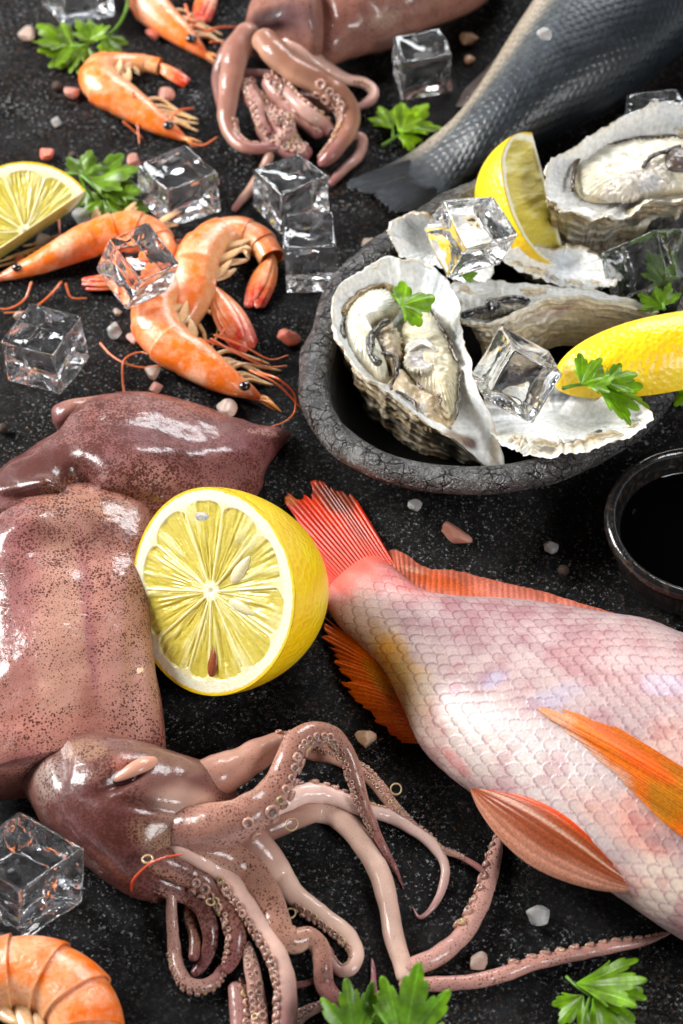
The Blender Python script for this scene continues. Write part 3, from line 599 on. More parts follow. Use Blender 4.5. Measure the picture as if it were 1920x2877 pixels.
def arm(pts, parent, col=SKB, dark=None, suck=None, n=None, flat=0.9, seed=1, dots=0.5, lift=0.0, name='arm', sidecol=None, sr=0.36):
    """suck = (t0,t1,side) where side is +1 left of travel, -1 right, 0 on top"""
    n = n or max(60, int(len(pts)*16)); C, r = trace(pts, n, lift); rng = random.Random(seed)
    r = r*(1+0.05*vn(np.stack([np.arange(n)*0.12, np.zeros(n), np.zeros(n)], -1), seed))
    V = tube(C, r, r*flat, nv=22); t = np.linspace(0, 1, n)
    V = V+0.25*fbm(V*0.25, 3, seed)[..., None]*nrm(V-C[:, None])
    c = np.broadcast_to(np.minimum(np.asarray(col, float)*1.16, 0.8), V.shape).copy(); c = c*(1+0.22*fbm(V*0.12, 3, seed+3))[..., None]
    a = np.linspace(0, 2*math.pi, 22, endpoint=False)
    if sidecol is not None:
        w = sm(-0.1, 0.8, np.cos(a)*sidecol[1])[None, :]*np.ones((n, 1)); c = mix(c, np.asarray(sidecol[0], float), w)
    if dark is not None:
        w = sm(0.2, 0.95, np.sin(a)+0.0)[None, :]*sm(dark[1], dark[2], t)[:, None]; c = mix(c, np.asarray(dark[0], float), w*0.75)
    c = mix(c, np.array([0.38, 0.16, 0.17]), 0.8*sm(0.72, 1.0, t)[:, None]*np.ones((1, 22))) if name == 'arm' else c
    if parent is squid and pts[0][2] >= 36: c = mix(c, np.array([0.38, 0.20, 0.155]), 0.9*sm(0.30, 0.08, t)[:, None]*np.ones((1, 22)))
    o = mk(name, V, gf(n, 22, cv=True), sqm, parent, col=c); dots_attr(o, np.full(n*22, dots))
    if suck:
        T_, Sd, U = frames(C); mb = MB(); t0, t1, sd = suck[:3]; den = suck[3] if len(suck) > 3 else 1.0
        s = np.concatenate([[0], np.cumsum(np.linalg.norm(np.diff(C, axis=0), axis=1))]); x = s[int(t0*(n-1))]
        while x < s[min(n-1, int(t1*(n-1)))]:
            i = min(n-1, np.searchsorted(s, x)); q = r[i]
            for row in (-1, 1):
                an = {1: 0.35, -1: math.pi-0.35, 0: math.pi/2}[sd]+row*0.38+rng.uniform(-0.12, 0.12)
                dr = Sd[i]*math.cos(an)+U[i]*math.sin(an)*flat; rr = max(0.35, q*sr*rng.uniform(0.75, 1.15))
                j = C[min(n-1, i+(1 if row > 0 else 0))]
                sucker(mb, j+dr*q*1.02, nrm((dr+T_[i]*rng.uniform(-0.3, 0.3))[None])[0], rr, rng)
            x += max(0.8, q*sr*2.15)/den
        mb.out('suckers', suckm, o)
    return o
pale = np.array([0.66, 0.47, 0.40])
arm([(400, 2250, 50, 9), (480, 2215, 60, 15), (560, 2198, 62, 18), (660, 2158, 52, 17), (760, 2100, 38, 15), (815, 2085, 30, 12), (880, 2112, 25, 7), (950, 2130, 22), (1010, 2160, 20), (1060, 2205, 19), (1110, 2270, 18), (1170, 2330, 14), (1230, 2380, 11), (1300, 2410, 9, 4), (1360, 2450, 7, 4), (1393, 2503, 2, 2)], squid, (0.58, 0.36, 0.28), suck=(0.36, 0.9, 0), seed=31, sidecol=((0.60, 0.36, 0.30), 1))
arm([(380, 2320, 60, 8), (470, 2328, 72, 16), (570, 2330, 70, 21), (690, 2295, 58, 24), (775, 2215, 42, 24), (812, 2130, 35, 25), (838, 2080, 33, 25), (885, 2058, 30, 24), (935, 2068, 26, 21), (975, 2115, 23, 17), (1000, 2185, 21, 13), (1020, 2255, 19, 10), (1050, 2325, 15, 7), (1080, 2385, 11, 5), (1110, 2440, 8), (1135, 2500, 2)], squid, (0.64, 0.40, 0.31), suck=(0.30, 0.86, -1), seed=32, sidecol=((0.66, 0.42, 0.36), -1), dark=((0.42, 0.22, 0.16), 0.0, 0.1), dots=0.9)
arm([(700, 2310, 28, 10), (790, 2262, 30, 10), (865, 2228, 30, 9), (945, 2240, 26, 7), (1010, 2270, 22, 6), (1090, 2292, 20), (1160, 2330, 18), (1215, 2372, 16), (1250, 2430, 14), (1245, 2490, 12), (1215, 2550, 8), (1180, 2577, 5), (1158, 2545, 1.5)], squid, (0.70, 0.53, 0.48), suck=(0.1, 0.72, 1, 0.8), seed=33, dots=0.35)
arm([(720, 2340, 40, 8), (823, 2300, 36, 7), (896, 2278, 34), (969, 2311, 33), (1027, 2383, 32), (1071, 2463, 30), (1093, 2551, 29), (1107, 2631, 28), (1129, 2703, 27), (1140, 2760, 22)], squid, (0.67, 0.50, 0.42), seed=34, dots=0.45, name='tentacle')
arm([(1120, 2735, 20), (1160, 2716, 26), (1216, 2694, 28), (1289, 2638, 26), (1340, 2565, 25), (1369, 2492, 23), (1391, 2405, 19), (1405, 2347, 11)], squid, (0.58, 0.36, 0.31), seed=35, suck=(0.42, 0.97, 1, 0.7), name='tentacle', sr=0.55, dots=0.8)
arm([(1120, 2765, 18), (1231, 2764, 22), (1325, 2758, 22), (1420, 2735, 21), (1507, 2705, 20), (1616, 2682, 19), (1725, 2660, 17), (1812, 2645, 12), (1885, 2620, 4)], squid, (0.56, 0.33, 0.28), seed=36, suck=(0.42, 0.97, 1, 0.6), name='tentacle', sr=0.6, dots=0.8)
arm([(640, 2330, 46, 14), (685, 2350, 50, 11), (746, 2400, 45, 8), (787, 2457, 38), (820, 2506, 32), (869, 2547, 30), (930, 2592, 28), (983, 2637, 26), (1003, 2682, 22), (987, 2721, 20), (959, 2728, 18), (934, 2706, 16), (920, 2660, 13)], squid, (0.70, 0.52, 0.44), seed=37, dots=0.25, suck=(0.45, 0.95, -1, 0.9), sr=0.28)
arm([(400, 2335, 40, 8), (470, 2352, 46, 16), (545, 2374, 50, 18), (620, 2400, 50, 15), (685, 2440, 50, 11), (735, 2500, 46, 9), (763, 2562, 44, 8), (790, 2625, 42, 8), (828, 2642, 38, 7), (869, 2634, 30, 7), (898, 2660, 27, 6), (907, 2710, 27, 5), (912, 2765, 28), (940, 2805, 26), (975, 2832, 16)], squid, (0.62, 0.42, 0.33), seed=38, dots=0.9, dark=((0.48, 0.26, 0.18), 0, 0.1))
arm([(270, 2345, 40, 8), (345, 2375, 46, 16), (440, 2408, 48, 18), (542, 2455, 44, 13), (612, 2500, 38, 10), (652, 2560, 33, 9), (666, 2622, 29, 8), (658, 2685, 24, 6), (630, 2735, 14, 4)], squid, (0.56, 0.34, 0.25), seed=39, dots=1.2, dark=((0.30, 0.13, 0.11), 0, 0.1), suck=(0.55, 0.98, -1))
arm([(430, 2345, 24, 9), (490, 2372, 28, 19), (560, 2410, 27, 18), (604, 2437, 27, 15), (648, 2480, 28, 13), (689, 2537, 27, 12), (730, 2602, 27, 10), (767, 2660, 28, 9), (795, 2725, 29, 8), (806, 2795, 30, 7), (803, 2860, 30, 6), (795, 2930, 26, 5)], squid, (0.70, 0.50, 0.43), seed=40, dots=0.35, suck=(0.40, 1, -1, 1.1), sr=0.42)
arm([(240, 2375, 36, 6), (310, 2415, 44, 13), (390, 2452, 44, 13), (502, 2498, 36, 9), (559, 2537, 29, 8), (587, 2592, 25, 7), (591, 2650, 21, 5), (571, 2708, 17), (538, 2742, 11)], squid, (0.50, 0.30, 0.24), seed=41, dots=1.3, dark=((0.26, 0.11, 0.11), 0, 0.1), sidecol=((0.60, 0.44, 0.40), 1))
arm([(488, 2478, 9, 12), (482, 2533, 14, 9), (485, 2606, 17, 6), (491, 2668, 18), (502, 2721, 19), (528, 2764, 21), (566, 2772, 22), (604, 2755, 19), (628, 2712, 12)], squid, (0.52, 0.34, 0.29), seed=42, suck=(0.45, 1, -1, 1.0), dots=0.8)
arm([(545, 2510, 18, 4), (535, 2570, 18, 4), (548, 2640, 17, 4), (545, 2700, 14, 4)], squid, (0.36, 0.20, 0.14), seed=43, dots=1.2)
arm([(690, 2650, 16, 6), (702, 2690, 20, 6), (714, 2750, 23, 5), (722, 2812, 26), (728, 2877, 27), (728, 2940, 25)], squid, (0.60, 0.40, 0.35), seed=44, suck=(0.05, 1, 0, 1.0), dots=0.6, sr=0.5)
arm([(815, 2900, 24), (838, 2862, 20), (868, 2840, 17), (915, 2822, 13)], squid, (0.52, 0.32, 0.29), seed=45, suck=(0.1, 0.9, 0), dots=0.8)
arm([(790, 2775, 8), (830, 2770, 9), (870, 2762, 8), (900, 2745, 4)], squid, (0.36, 0.16, 0.17), seed=46, suck=(0.05, 0.95, 1), dots=0.8)
arm([(660, 2760, 20), (668, 2810, 24), (672, 2870, 26), (670, 2930, 22)], squid, (0.46, 0.27, 0.24), seed=47, suck=(0.0, 1, 1, 1.0), dots=0.8, sr=0.5)
arm([(1045, 2690, 3), (1050, 2740, 8), (1048, 2800, 12), (1040, 2870, 14)], squid, (0.34, 0.16, 0.18), seed=48, dots=0.8)

sq2 = thing('squid', 'smaller brown squid at the top, its arms curled into a loop behind the ice', 'squid', P(820, 150, 0))
sqb = np.array([0.46, 0.255, 0.20])
body_part('mantle', [(850, -60), (890, -85), (960, -100), (1100, -150), (1260, -230), (1400, -330)], [(905, 172), (935, 158), (990, 130), (1105, 88), (1310, 5), (1440, -80)], [22, 28, 31, 32, 30, 24], 240, 140,
          [(900, 60, (200, 60, -20), (0.36, 0.16, 0.12), 0.7), (1080, 60, (60, 30, -20), (0.62, 0.46, 0.36), 0.8), (980, 110, (160, 30, -20), (0.44, 0.24, 0.22), 0.6)], [(930, 60, (20, 60, -20), -1.2)], sq2, base=sqb, seed=22, wr=1.0, dbase=0.9)
body_part('head', [(690, 90), (710, 30), (770, -10), (860, -30), (900, 0)], [(740, 130), (790, 125), (840, 130), (890, 150), (915, 150)], [18, 29, 34, 32, 24], 120, 90,
          [(760, 60, (90, 45, -10), (0.10, 0.055, 0.065), 0.95), (840, 60, 60, (0.34, 0.2, 0.2), 0.6)], [(770, 60, (40, 20, -15), 1.5)], sq2, base=sqb, seed=24, wr=0.6)
for pts, cc, kw in [
    ([(715, 75, 34, 18), (668, 138, 38, 16), (652, 207, 33, 13), (643, 275, 28, 10), (637, 330, 24, 8), (651, 380, 21, 6), (690, 414, 18, 6), (739, 417, 16, 6), (790, 412, 12, 6)], (0.50, 0.31, 0.24), dict(suck=(0.62, 0.95, 1, 1), sidecol=((0.62, 0.42, 0.34), 1), dark=((0.40, 0.19, 0.14), 0, 0.1))),
    ([(690, 90, 28, 8), (640, 150, 26, 7), (618, 205, 22), (615, 255, 16), (625, 310, 12)], (0.36, 0.21, 0.18), {}),
    ([(730, 95, 34, 22), (774, 148, 38, 22), (829, 196, 39, 20), (891, 228, 39, 17), (946, 264, 36, 14), (978, 305, 32, 11), (982, 346, 28, 9), (960, 395, 25, 8), (925, 440, 22, 7), (895, 465, 12, 5)], (0.50, 0.31, 0.21), dict(suck=(0.45, 0.98, -1, 1), dark=((0.38, 0.18, 0.11), 0, 0.1))),
    ([(800, 100, 34, 16), (856, 148, 33, 14), (904, 188, 28, 10), (973, 222, 18, 6), (1025, 233, 15, 5), (1052, 257, 14, 4), (1040, 285, 12, 4), (1000, 303, 10, 4)], (0.62, 0.44, 0.38), dict(suck=(0.6, 0.95, -1, 1), dots=0.3)),
    ([(985, 378, 12, 5), (1018, 389, 14, 5), (1012, 430, 15), (966, 477, 14), (925, 520, 11)], (0.52, 0.33, 0.29), dict(dots=0.5)),
    ([(760, 425, 14, 5), (742, 475, 15), (700, 537, 14), (655, 592, 9)], (0.52, 0.34, 0.27), dict(dots=0.5)),
    ([(750, 215, 26, 14), (780, 255, 32, 12), (822, 300, 34, 10), (870, 340, 30, 8), (905, 385, 24, 6)], (0.48, 0.28, 0.24), dict(suck=(0.05, 0.95, 0, 1.1), sr=0.42)),
    ([(690, 225, 26, 8), (705, 272, 27, 8), (742, 305, 26, 9), (800, 362, 30, 8), (825, 410, 27, 6), (875, 438, 22, 5)], (0.44, 0.24, 0.22), dict(suck=(0.1, 0.95, 0, 1.1), sr=0.42)),
    ([(670, 205, 14, 8), (720, 207, 14, 10), (775, 208, 12, 10)], (0.38, 0.22, 0.20), {}),
    ([(835, 270, 12, 9), (893, 284, 16, 8), (928, 320, 7, 5)], (0.44, 0.26, 0.23), dict(suck=(0.1, 0.8, 1, 1))),
    ([(700, 250, 16, 10), (725, 290, 18, 12), (735, 340, 16, 10), (760, 380, 14, 8)], (0.52, 0.33, 0.29), dict(suck=(0, 1, -1, 1.1), sr=0.5)),
    ([(790, 240, 16, 14), (845, 300, 20, 14), (880, 330, 20, 12), (915, 350, 16, 9), (925, 385, 12, 6)], (0.56, 0.38, 0.33), dict(suck=(0, 1, 1, 1.1), sr=0.55)),
    ([(770, 350, 16, 12), (800, 330, 18, 13), (812, 370, 18, 11), (790, 400, 16, 8)], (0.56, 0.38, 0.34), dict(suck=(0, 1, 0, 1.1), sr=0.5)),
    ([(740, 330, 24, 5), (745, 370, 24, 5), (790, 410, 26, 5), (850, 440, 24, 5)], (0.34, 0.18, 0.17), dict(suck=(0.0, 1, 0, 1.2), sr=0.45))]:
    arm(pts, sq2, cc, seed=int(pts[0][0]+pts[0][1]), **kw)
# ------------------------------------------------------------------ shrimps
def shell_mat():
    m, nt, bs = newmat('shrimp_shell'); co = coords(nt); c = vcol(nt, 1.08, 1.08)
    n1 = noise(nt, co, 0.28, 5, 0.6); n2 = noise(nt, co, 0.9, 4)
    c = mixc(nt, ramp(nt, n1, [(0.45, (0, 0, 0)), (0.68, (0.5,)*3)]), c, (0.93, 0.52, 0.34))
    c = mixc(nt, ramp(nt, n2, [(0.50, (0, 0, 0)), (0.66, (0.65,)*3)]), c, (0.82, 0.16, 0.025))
    L(nt, c, bs.inputs['Base Color']); bs.inputs['Roughness'].default_value = 0.34
    bs.inputs['Subsurface Weight'].default_value = 0.35; bs.inputs['Subsurface Radius'].default_value = (0.003, 0.0012, 0.0005); bs.inputs['Subsurface Scale'].default_value = 1
    bs.inputs['Coat Weight'].default_value = 0.6; bs.inputs['Coat Roughness'].default_value = 0.12
    b = bump(nt, bs, noise(nt, co, 0.8, 5), 0.25, 0.8); L(nt, b, bs.inputs['Coat Normal']); return m
shm = shell_mat()
legm, nt, bs, co = flesh('shrimp_leg', rough=0.3, sss=0.4, bsc=1.5, bh=0.1, coat=0.6)
blk, nt, bs, co = flesh('shrimp_eye', rough=0.1, sss=0.0, bsc=1.5, bh=0.02, coat=1, coatr=0.03)
ORA, LORA, BEL = np.array([0.84, 0.215, 0.045]), np.array([0.93, 0.46, 0.30]), np.array([0.80, 0.50, 0.28])
GS = 'cooked shrimps lying on the stone'
def shrimp(label, head, abd, tail, side, seed, lift=0.0, ant=(), legs=6, hue=1.0, tl=None, plus=True):
    """head = rostrum tip to neck, abd = neck to tail base, tail = photo px of the fan tip; side: belly is +1 left / -1 right of travel head->tail"""
    rng = random.Random(seed); t = thing('shrimp', label, 'shrimp', P(abd[1][0], abd[1][1], 0), GS)
    pts = [(a, b, r*1.1, (r*1.1*float(S(a, b))*0.85+lift)) for a, b, r in head+abd]
    Cq, rq = trace(pts, 400)
    # split point
    pn = np.array(P(abd[0][0], abd[0][1], pts[len(head)][3])); ks = int(np.argmin(np.linalg.norm(Cq-pn, axis=1)))
    def piece(k0, k1, f0, f1, n, nv, kind, seg=0):
        idx = np.linspace(k0, k1, n); C = np.stack([np.interp(idx, np.arange(400), Cq[:, j]) for j in range(3)], 1); r = np.interp(idx, np.arange(400), rq)
        T_, Sd, U = frames(C); a = np.linspace(0, 2*math.pi, nv, endpoint=False); u = np.linspace(0, 1, n)
        fl = f0+(f1-f0)*u**1.5
        ra = r*fl; rb = r*fl*0.82
        bel = sm(0.35, 0.95, np.cos(a)*side)            # belly side
        shr = 1-0.16*bel
        V = C[:, None]+Sd[:, None]*(np.cos(a)*shr)[None, :, None]*ra[:, None, None]+U[:, None]*np.sin(a)[None, :, None]*rb[:, None, None]
        V = V+nrm(V-C[:, None])*(0.12*fbm(V*0.3, 3, seed))[..., None]
        c = np.broadcast_to(ORA, V.shape).copy()*hue
        nz = fbm(V*0.13, 3, seed+2)
        c = mix(c, LORA, np.clip(0.30+0.9*nz, 0, 0.9))
        if kind == 'seg':
            c = mix(c, np.array([0.92, 0.62, 0.46]), (0.9*sm(0.34, 0.02, u)[:, None]*sm(-0.3, 0.15, nz)))
            c = mix(c, np.array([0.74, 0.13, 0.015]), (0.55*sm(0.60, 0.80, u)*sm(1.0, 0.90, u))[:, None]*sm(-0.4, 0.2, nz+0.2))
            c = mix(c, BEL, 0.8*sm(0.1, 0.8, np.cos(a)*side)[None, :]*np.ones((n, 1)))
        else:
            c = mix(c, np.array([0.74, 0.11, 0.02]), 0.7*sm(0.45, 0.0, u)[:, None]*np.ones((1, nv))*sm(-0.6, 0.2, nz))
            c = mix(c, np.array([0.86, 0.55, 0.40]), 0.55*sm(0.0, 0.35, nz))
            c = mix(c, BEL, 0.8*sm(0.3, 0.9, np.cos(a)*side)[None, :]*np.ones((n, 1)))
        return C, r, V, c, (T_, Sd, U)
    C, r, V, c, fr = piece(0, ks+6, 1.0, 1.03, 90, 44, 'head')
    hd = mk('carapace', V, gf(90, 44, cv=True), shm, t, col=c)
    T_, Sd, U = fr
    # rostrum: a toothed blade from above the eyes
    i0 = 34; out = -side*Sd
    rp = []
    for k in range(24):
        f = k/23; i = int(i0*(1-f)); b = C[i]+out[i]*r[i]*(0.82-0.3*f)+np.array([0, 0, 0.3])
        if f > 0.85: b = b-T_[0]*(f-0.85)*30
        rp.append(b)
    rp = np.array(rp); rr = np.linspace(1.1, 0.22, 24)
    mk('rostrum', tube(rp, rr*(1+0.35*(np.arange(24) % 3 == 0)), rr*0.6, nv=8), gf(24, 8, cv=True), shm, t, col=np.broadcast_to(np.array([0.66, 0.16, 0.02]), (192, 3)))
    # eye on the visible side
    ie = 25; ec = C[ie]+out[ie]*r[ie]*0.25+U[ie]*r[ie]*0.82
    e = ball(ec, max(1.6, r[ie]*0.52), 14, 18, (1.1, 1, 0.8)); ey = mk('eye', e, gf(14, 18, cv=True), blk, t, col=np.broadcast_to(np.array([0.015, 0.008, 0.006]), e.shape))
    # abdomen: six overlapping rings
    rest = 399-ks; w = np.array([0.19, 0.19, 0.18, 0.16, 0.14, 0.14]); cs = np.concatenate([[0], np.cumsum(w)])
    for k in range(5, -1, -1):
        a0 = ks+rest*cs[k]-(5 if k else 3); a1 = min(399, ks+rest*cs[k+1]+2)
        Cs, rs_, V, c, f2 = piece(a0, a1, 0.955, 1.05, 34, 44, 'seg', k)
        inn = Cs[-1]+(V[-1]-Cs[-1])*0.93; V = np.concatenate([V, inn[None]], 0); c = np.concatenate([c, c[-1:]*0.9], 0)
        mk('shell_segment', V, gf(35, 44, cv=True), shm, t, col=c)
        if plus and k < 5:
            m = 16; cc = Cs[m]+side*f2[1][m]*rs_[m]*0.62
            for j in range(2):
                dn = nrm((side*f2[1][m]+f2[0][m]*rng.uniform(0.1, 0.7)+np.array([0, 0, -0.1+0.35*j]))[None])[0]; ln = rs_[m]*rng.uniform(0.9, 1.25)
                tt = np.linspace(0, 1, 12); cv = cc+np.outer(tt*ln, dn)+np.outer(tt**2*ln*0.3, f2[0][m])+np.array([0, 0, 0.6*j])
                vv = tube(cv, 0.20*rs_[m]*np.sin(math.pi*(0.15+0.8*tt)), 0.07*rs_[m]*np.ones(12), nv=8); mk('swimmeret', vv, gf(12, 8, cv=True), legm, t, col=np.broadcast_to(np.array([0.80, 0.50, 0.26]), (96, 3)))
    # tail fan
    e0 = Cq[-1]; tz = max(1.5, e0[2]*0.45); tip = P(tail[0], tail[1], tz); ax = tip-e0; Ln = np.linalg.norm(ax); ax = ax/Ln; sdv = nrm(np.cross([0, 0, 1], ax)[None])[0]
    for k, (ang, l, wd, zz) in enumerate([(-0.11, 0.96, 0.15, -0.8), (0.12, 0.92, 0.15, -0.8), (-0.05, 1.0, 0.14, 0.4), (0.06, 0.98, 0.14, 0.4), (0.0, 0.86, 0.10, 1.4)]):
        d = ax*math.cos(ang)+sdv*math.sin(ang); tt = np.linspace(0, 1, 30); cv = e0-ax*1.5+np.outer(tt*Ln*l, d)+np.outer(np.sin(tt*math.pi)*0.6+zz*(0.5+0.5*tt), [0, 0, 1])
        ww = Ln*wd*0.8*(0.45+0.9*np.sin(math.pi*np.clip(tt, 0, 1)**1.15)**0.8)*(1-0.35*tt)
        vv = tube(cv, ww, np.full(30, 0.9)*np.linspace(1.3, 0.6, 30), nv=20); u = np.linspace(0, 1, 30)[:, None]*np.ones((1, 20))
        c = mix(np.array([0.80, 0.22, 0.06]), np.array([0.55, 0.012, 0.008]), sm(0.3, 1.0, u)); c = mix(c, np.array([0.86, 0.42, 0.24]), 0.6*sm(0.3, 0.7, np.abs(np.cos(np.linspace(0, 6.28, 20)*3)))[None, :]*sm(0.9, 0.3, u))
        mk('telson' if k == 4 else 'tail_blade', vv, gf(30, 20, cv=True), shm, t, col=c)
    # walking legs under the carapace, mouthparts forward
    for k in range(legs):
        i = int(32+k*52/legs); b = C[i]+side*Sd[i]*r[i]*0.75-U[i]*r[i]*0.3; ln = r[min(i+10, 89)]*rng.uniform(1.2, 1.9)
        d1 = nrm((side*Sd[i]*0.9-T_[i]*rng.uniform(0.2, 0.9))[None])[0]; d2 = nrm((side*Sd[i]*rng.uniform(-0.1, 0.5)-T_[i]*1.0)[None])[0]
        q = np.array([b, b+d1*ln*0.5, b+d1*ln*0.6+d2*ln*0.5, b+d1*ln*0.6+d2*ln*1.1]); q[1:, 2] = np.maximum(0.6, q[1:, 2]*np.array([0.8, 0.6, 0.3]))
        cv = cr(np.hstack([q, q[:, :1]*0]), 26)[:, :3]
        mk('leg', tube(cv, np.linspace(0.85, 0.3, 26), nv=8), gf(26, 8, cv=True), legm, t, col=np.broadcast_to(np.array([0.82, 0.48, 0.22])*rng.uniform(0.85, 1.05), (208, 3)))
    for k in range(3):                                   # scales and small feelers at the front
        b = C[8]+out[8]*r[8]*rng.uniform(-0.8, 0.6); tipv = b-T_[0]*rng.uniform(5, 11)+Sd[0]*rng.uniform(-3, 3); tipv[2] = max(1, b[2]*rng.uniform(0.4, 1.2))
        cv = b+np.outer(np.linspace(0, 1, 14), tipv-b); cv[:, 2] += np.sin(np.linspace(0, 3.1, 14))*1.0
        mk('antennule', tube(cv, np.linspace(1.1, 0.2, 14), np.linspace(0.5, 0.15, 14), nv=8), gf(14, 8, cv=True), legm, t, col=np.broadcast_to(np.array([0.78, 0.26, 0.05]), (112, 3)))
    for p in ant:
        wire('antenna', p, 3.4, legm, t, n=70, col=np.broadcast_to(np.array([0.72, 0.15, 0.035]), (420, 3)))
    return t
shrimp('curled shrimp with red tail, alone on the stone left of the smaller squid', [(530, 398, 4), (490, 372, 20), (440, 342, 34), (385, 303, 44)], [(350, 280, 50), (310, 256, 54), (280, 222, 52), (292, 188, 42), (345, 178, 30), (400, 178, 25), (448, 188, 24)], (542, 240), -1, 51,
       ant=[[(480, 335, 8), (500, 312, 8), (545, 303, 3)], [(535, 402, 3), (570, 408, 2), (612, 384, 3)], [(345, 340, 6), (380, 370, 3), (402, 388, 2)], [(375, 255, 12), (385, 330, 6), (392, 405, 2)]])
shrimp('shrimp at the top edge, head pointing down to the smaller squid', [(590, 168, 4), (556, 135, 20), (515, 98, 34), (465, 55, 44)], [(430, 20, 50), (405, -20, 52), (400, -70, 50), (440, -120, 44), (500, -130, 40), (560, -100, 36), (592, -45, 34)], (560, 75), -1, 52, ant=[[(575, 90, 10), (610, 78, 8), (672, 75, 3)], [(590, 118, 8), (650, 118, 3)], [(520, 10, 10), (545, 70, 6), (600, 90, 3)]])
shrimp('shrimp lying under a tilted ice cube, head at the left edge', [(-30, 790, 4), (40, 765, 20), (110, 738, 32), (190, 700, 44)], [(245, 675, 50), (300, 656, 54), (370, 645, 55), (430, 665, 52), (455, 715, 46), (425, 762, 38), (370, 792, 28)], (215, 795), 1, 53,
       ant=[[(90, 790, 5), (70, 840, 2), (20, 868, 2), (-30, 860, 2)], [(175, 790, 4), (140, 830, 2), (80, 872, 2), (10, 880, 2)], [(185, 795, 5), (200, 835, 2), (245, 838, 1.5)], [(165, 592, 3), (167, 630, 2), (170, 672, 3)]])
shrimp('curled shrimp between the ice cubes, tail bent towards the bowl', [(470, 1000, 4), (490, 960, 22), (515, 910, 36), (535, 860, 52)], [(545, 815, 60), (552, 765, 64), (572, 710, 62), (618, 665, 52), (675, 656, 46), (730, 682, 42), (762, 728, 36)], (705, 880), -1, 54, legs=3, ant=[[(660, 745, 4), (645, 710, 6)]])
shrimp('largest orange shrimp in the middle, head pointing at the squid fin tip', [(745, 1132, 4), (705, 1103, 20), (660, 1080, 34), (600, 1043, 50)], [(545, 1005, 59), (495, 975, 63), (450, 925, 66), (440, 870, 62), (478, 828, 52), (540, 812, 43), (605, 820, 36)], (708, 1000), -1, 55, lift=1.0, legs=8,
       ant=[[(280, 962, 2), (310, 995, 2), (350, 1020, 3), (400, 1032, 3), (465, 1028, 4)], [(352, 1115, 2), (345, 1070, 2), (350, 1010, 4), (390, 990, 4), (430, 998, 5)], [(720, 1045, 12), (790, 1070, 16), (828, 1110, 8), (830, 1150, 4), (800, 1185, 4), (752, 1202, 6)], [(700, 1040, 12), (780, 1080, 12), (845, 1145, 3)],
            [(600, 940, 14), (690, 975, 8), (760, 1010, 4), (812, 998, 3)], [(590, 950, 12), (680, 1000, 6), (750, 1030, 3), (808, 1028, 2)], [(575, 955, 12), (660, 985, 6), (730, 1015, 3), (740, 1010, 2)], [(618, 942, 12), (632, 920, 6), (637, 905, 3)]])
shrimp('big blurred orange shrimp in the bottom left corner, its arched back up', [(-330, 2930, 5), (-250, 2890, 40), (-180, 2850, 68), (-120, 2810, 86)], [(-70, 2775, 96), (-10, 2750, 102), (80, 2742, 106), (165, 2775, 106), (225, 2850, 104), (235, 2950, 92), (200, 3050, 76)], (90, 3180), -1, 56, hue=1.05)
# ------------------------------------------------------------------ sea bass
bsm, nt, bs, co = flesh('bass_skin', rough=0.42, sss=0.05, bsc=1.2, bh=0.1, coat=0.22, coatr=0.14, vary=0.25, spec=0.45)
bass = thing('dark_fish', 'slate grey fish with a cream belly edge crossing the top right corner', 'fish', P(1500, 250, 0))
A = [(1050, 482), (1140, 438), (1205, 398), (1285, 335), (1365, 230), (1435, 120), (1500, 25), (1560, -60), (1640, -170), (1760, -290), (1900, -400), (2040, -440)]
B = [(1165, 582), (1248, 552), (1308, 510), (1375, 468), (1500, 395), (1625, 322), (1745, 250), (1850, 175), (1960, 80), (2090, -40), (2200, -180), (2190, -330)]
T = [2.2, 5.5, 10, 17, 26, 33, 38, 41, 42, 40, 32, 12]
V, s, th = loft(A, B, T, 560, 300, pw=0.9); nn = normals(V)
arc = np.cumsum(np.linalg.norm(np.diff(np.concatenate([V, V[:, :1]], 1), axis=1), axis=2), axis=1); arc = np.concatenate([np.zeros((560, 1)), arc[:, :-1]], 1)
su = (s/2.7)[:, None]*np.ones((1, 300))+1.0*(np.cos(th)[None]**2); sv = (arc/arc[:, -1:]-0.25)*(arc[:, -1:].max()/2.5*0.9)*np.clip(arc[:, -1:]/arc[:, -1:].max(), 0.35, 1)
hh, ed, idn = scaly(-su, sv); amp = 0.60*sm(8, 22, s)[:, None]*np.ones((1, 300))
V2 = V+nn*(hh*amp)[..., None]+nn*(0.3*fbm(V*0.05, 3, 19))[..., None]
w = np.cos(th)[None]*np.ones((560, 1))+0.12*fbm(V*0.05, 3, 3)
c = mix(np.array([0.012, 0.017, 0.022]), np.array([0.032, 0.041, 0.052]), sm(-0.75, 0.05, w)); c = mix(c, np.array([0.08, 0.09, 0.095]), sm(0.0, 0.35, w)); c = mix(c, np.array([0.44, 0.37, 0.28]), sm(0.34, 0.70, w))
c = mix(c, np.array([0.028, 0.034, 0.042]), 0.95*sm(26, 6, s)[:, None]*np.ones((1, 300)))
c = c*(1-0.35*sm(0.75, 1, ed)[..., None]*amp[..., None]/0.4)*(1+0.35*idn[..., None]*sm(0.6, 0.2, w)[..., None])
mk('body', V2, gf(560, 300, cv=True), bsm, bass, col=c)
fin('tail_fin', [(1150, 452), (1180, 485), (1212, 522), (1238, 545)], [(1060, 476), (968, 516), (985, 540), (1040, 548), (1070, 572), (1108, 600), (1170, 588), (1240, 558)], bsm, bass, (0.020, 0.024, 0.031), (4, 3.6, 3.6, 4), (2.4, 1.6, 1.6, 1.8), nray=34, ray=0.55, seed=61, thick=0.9, frayed=0.10)
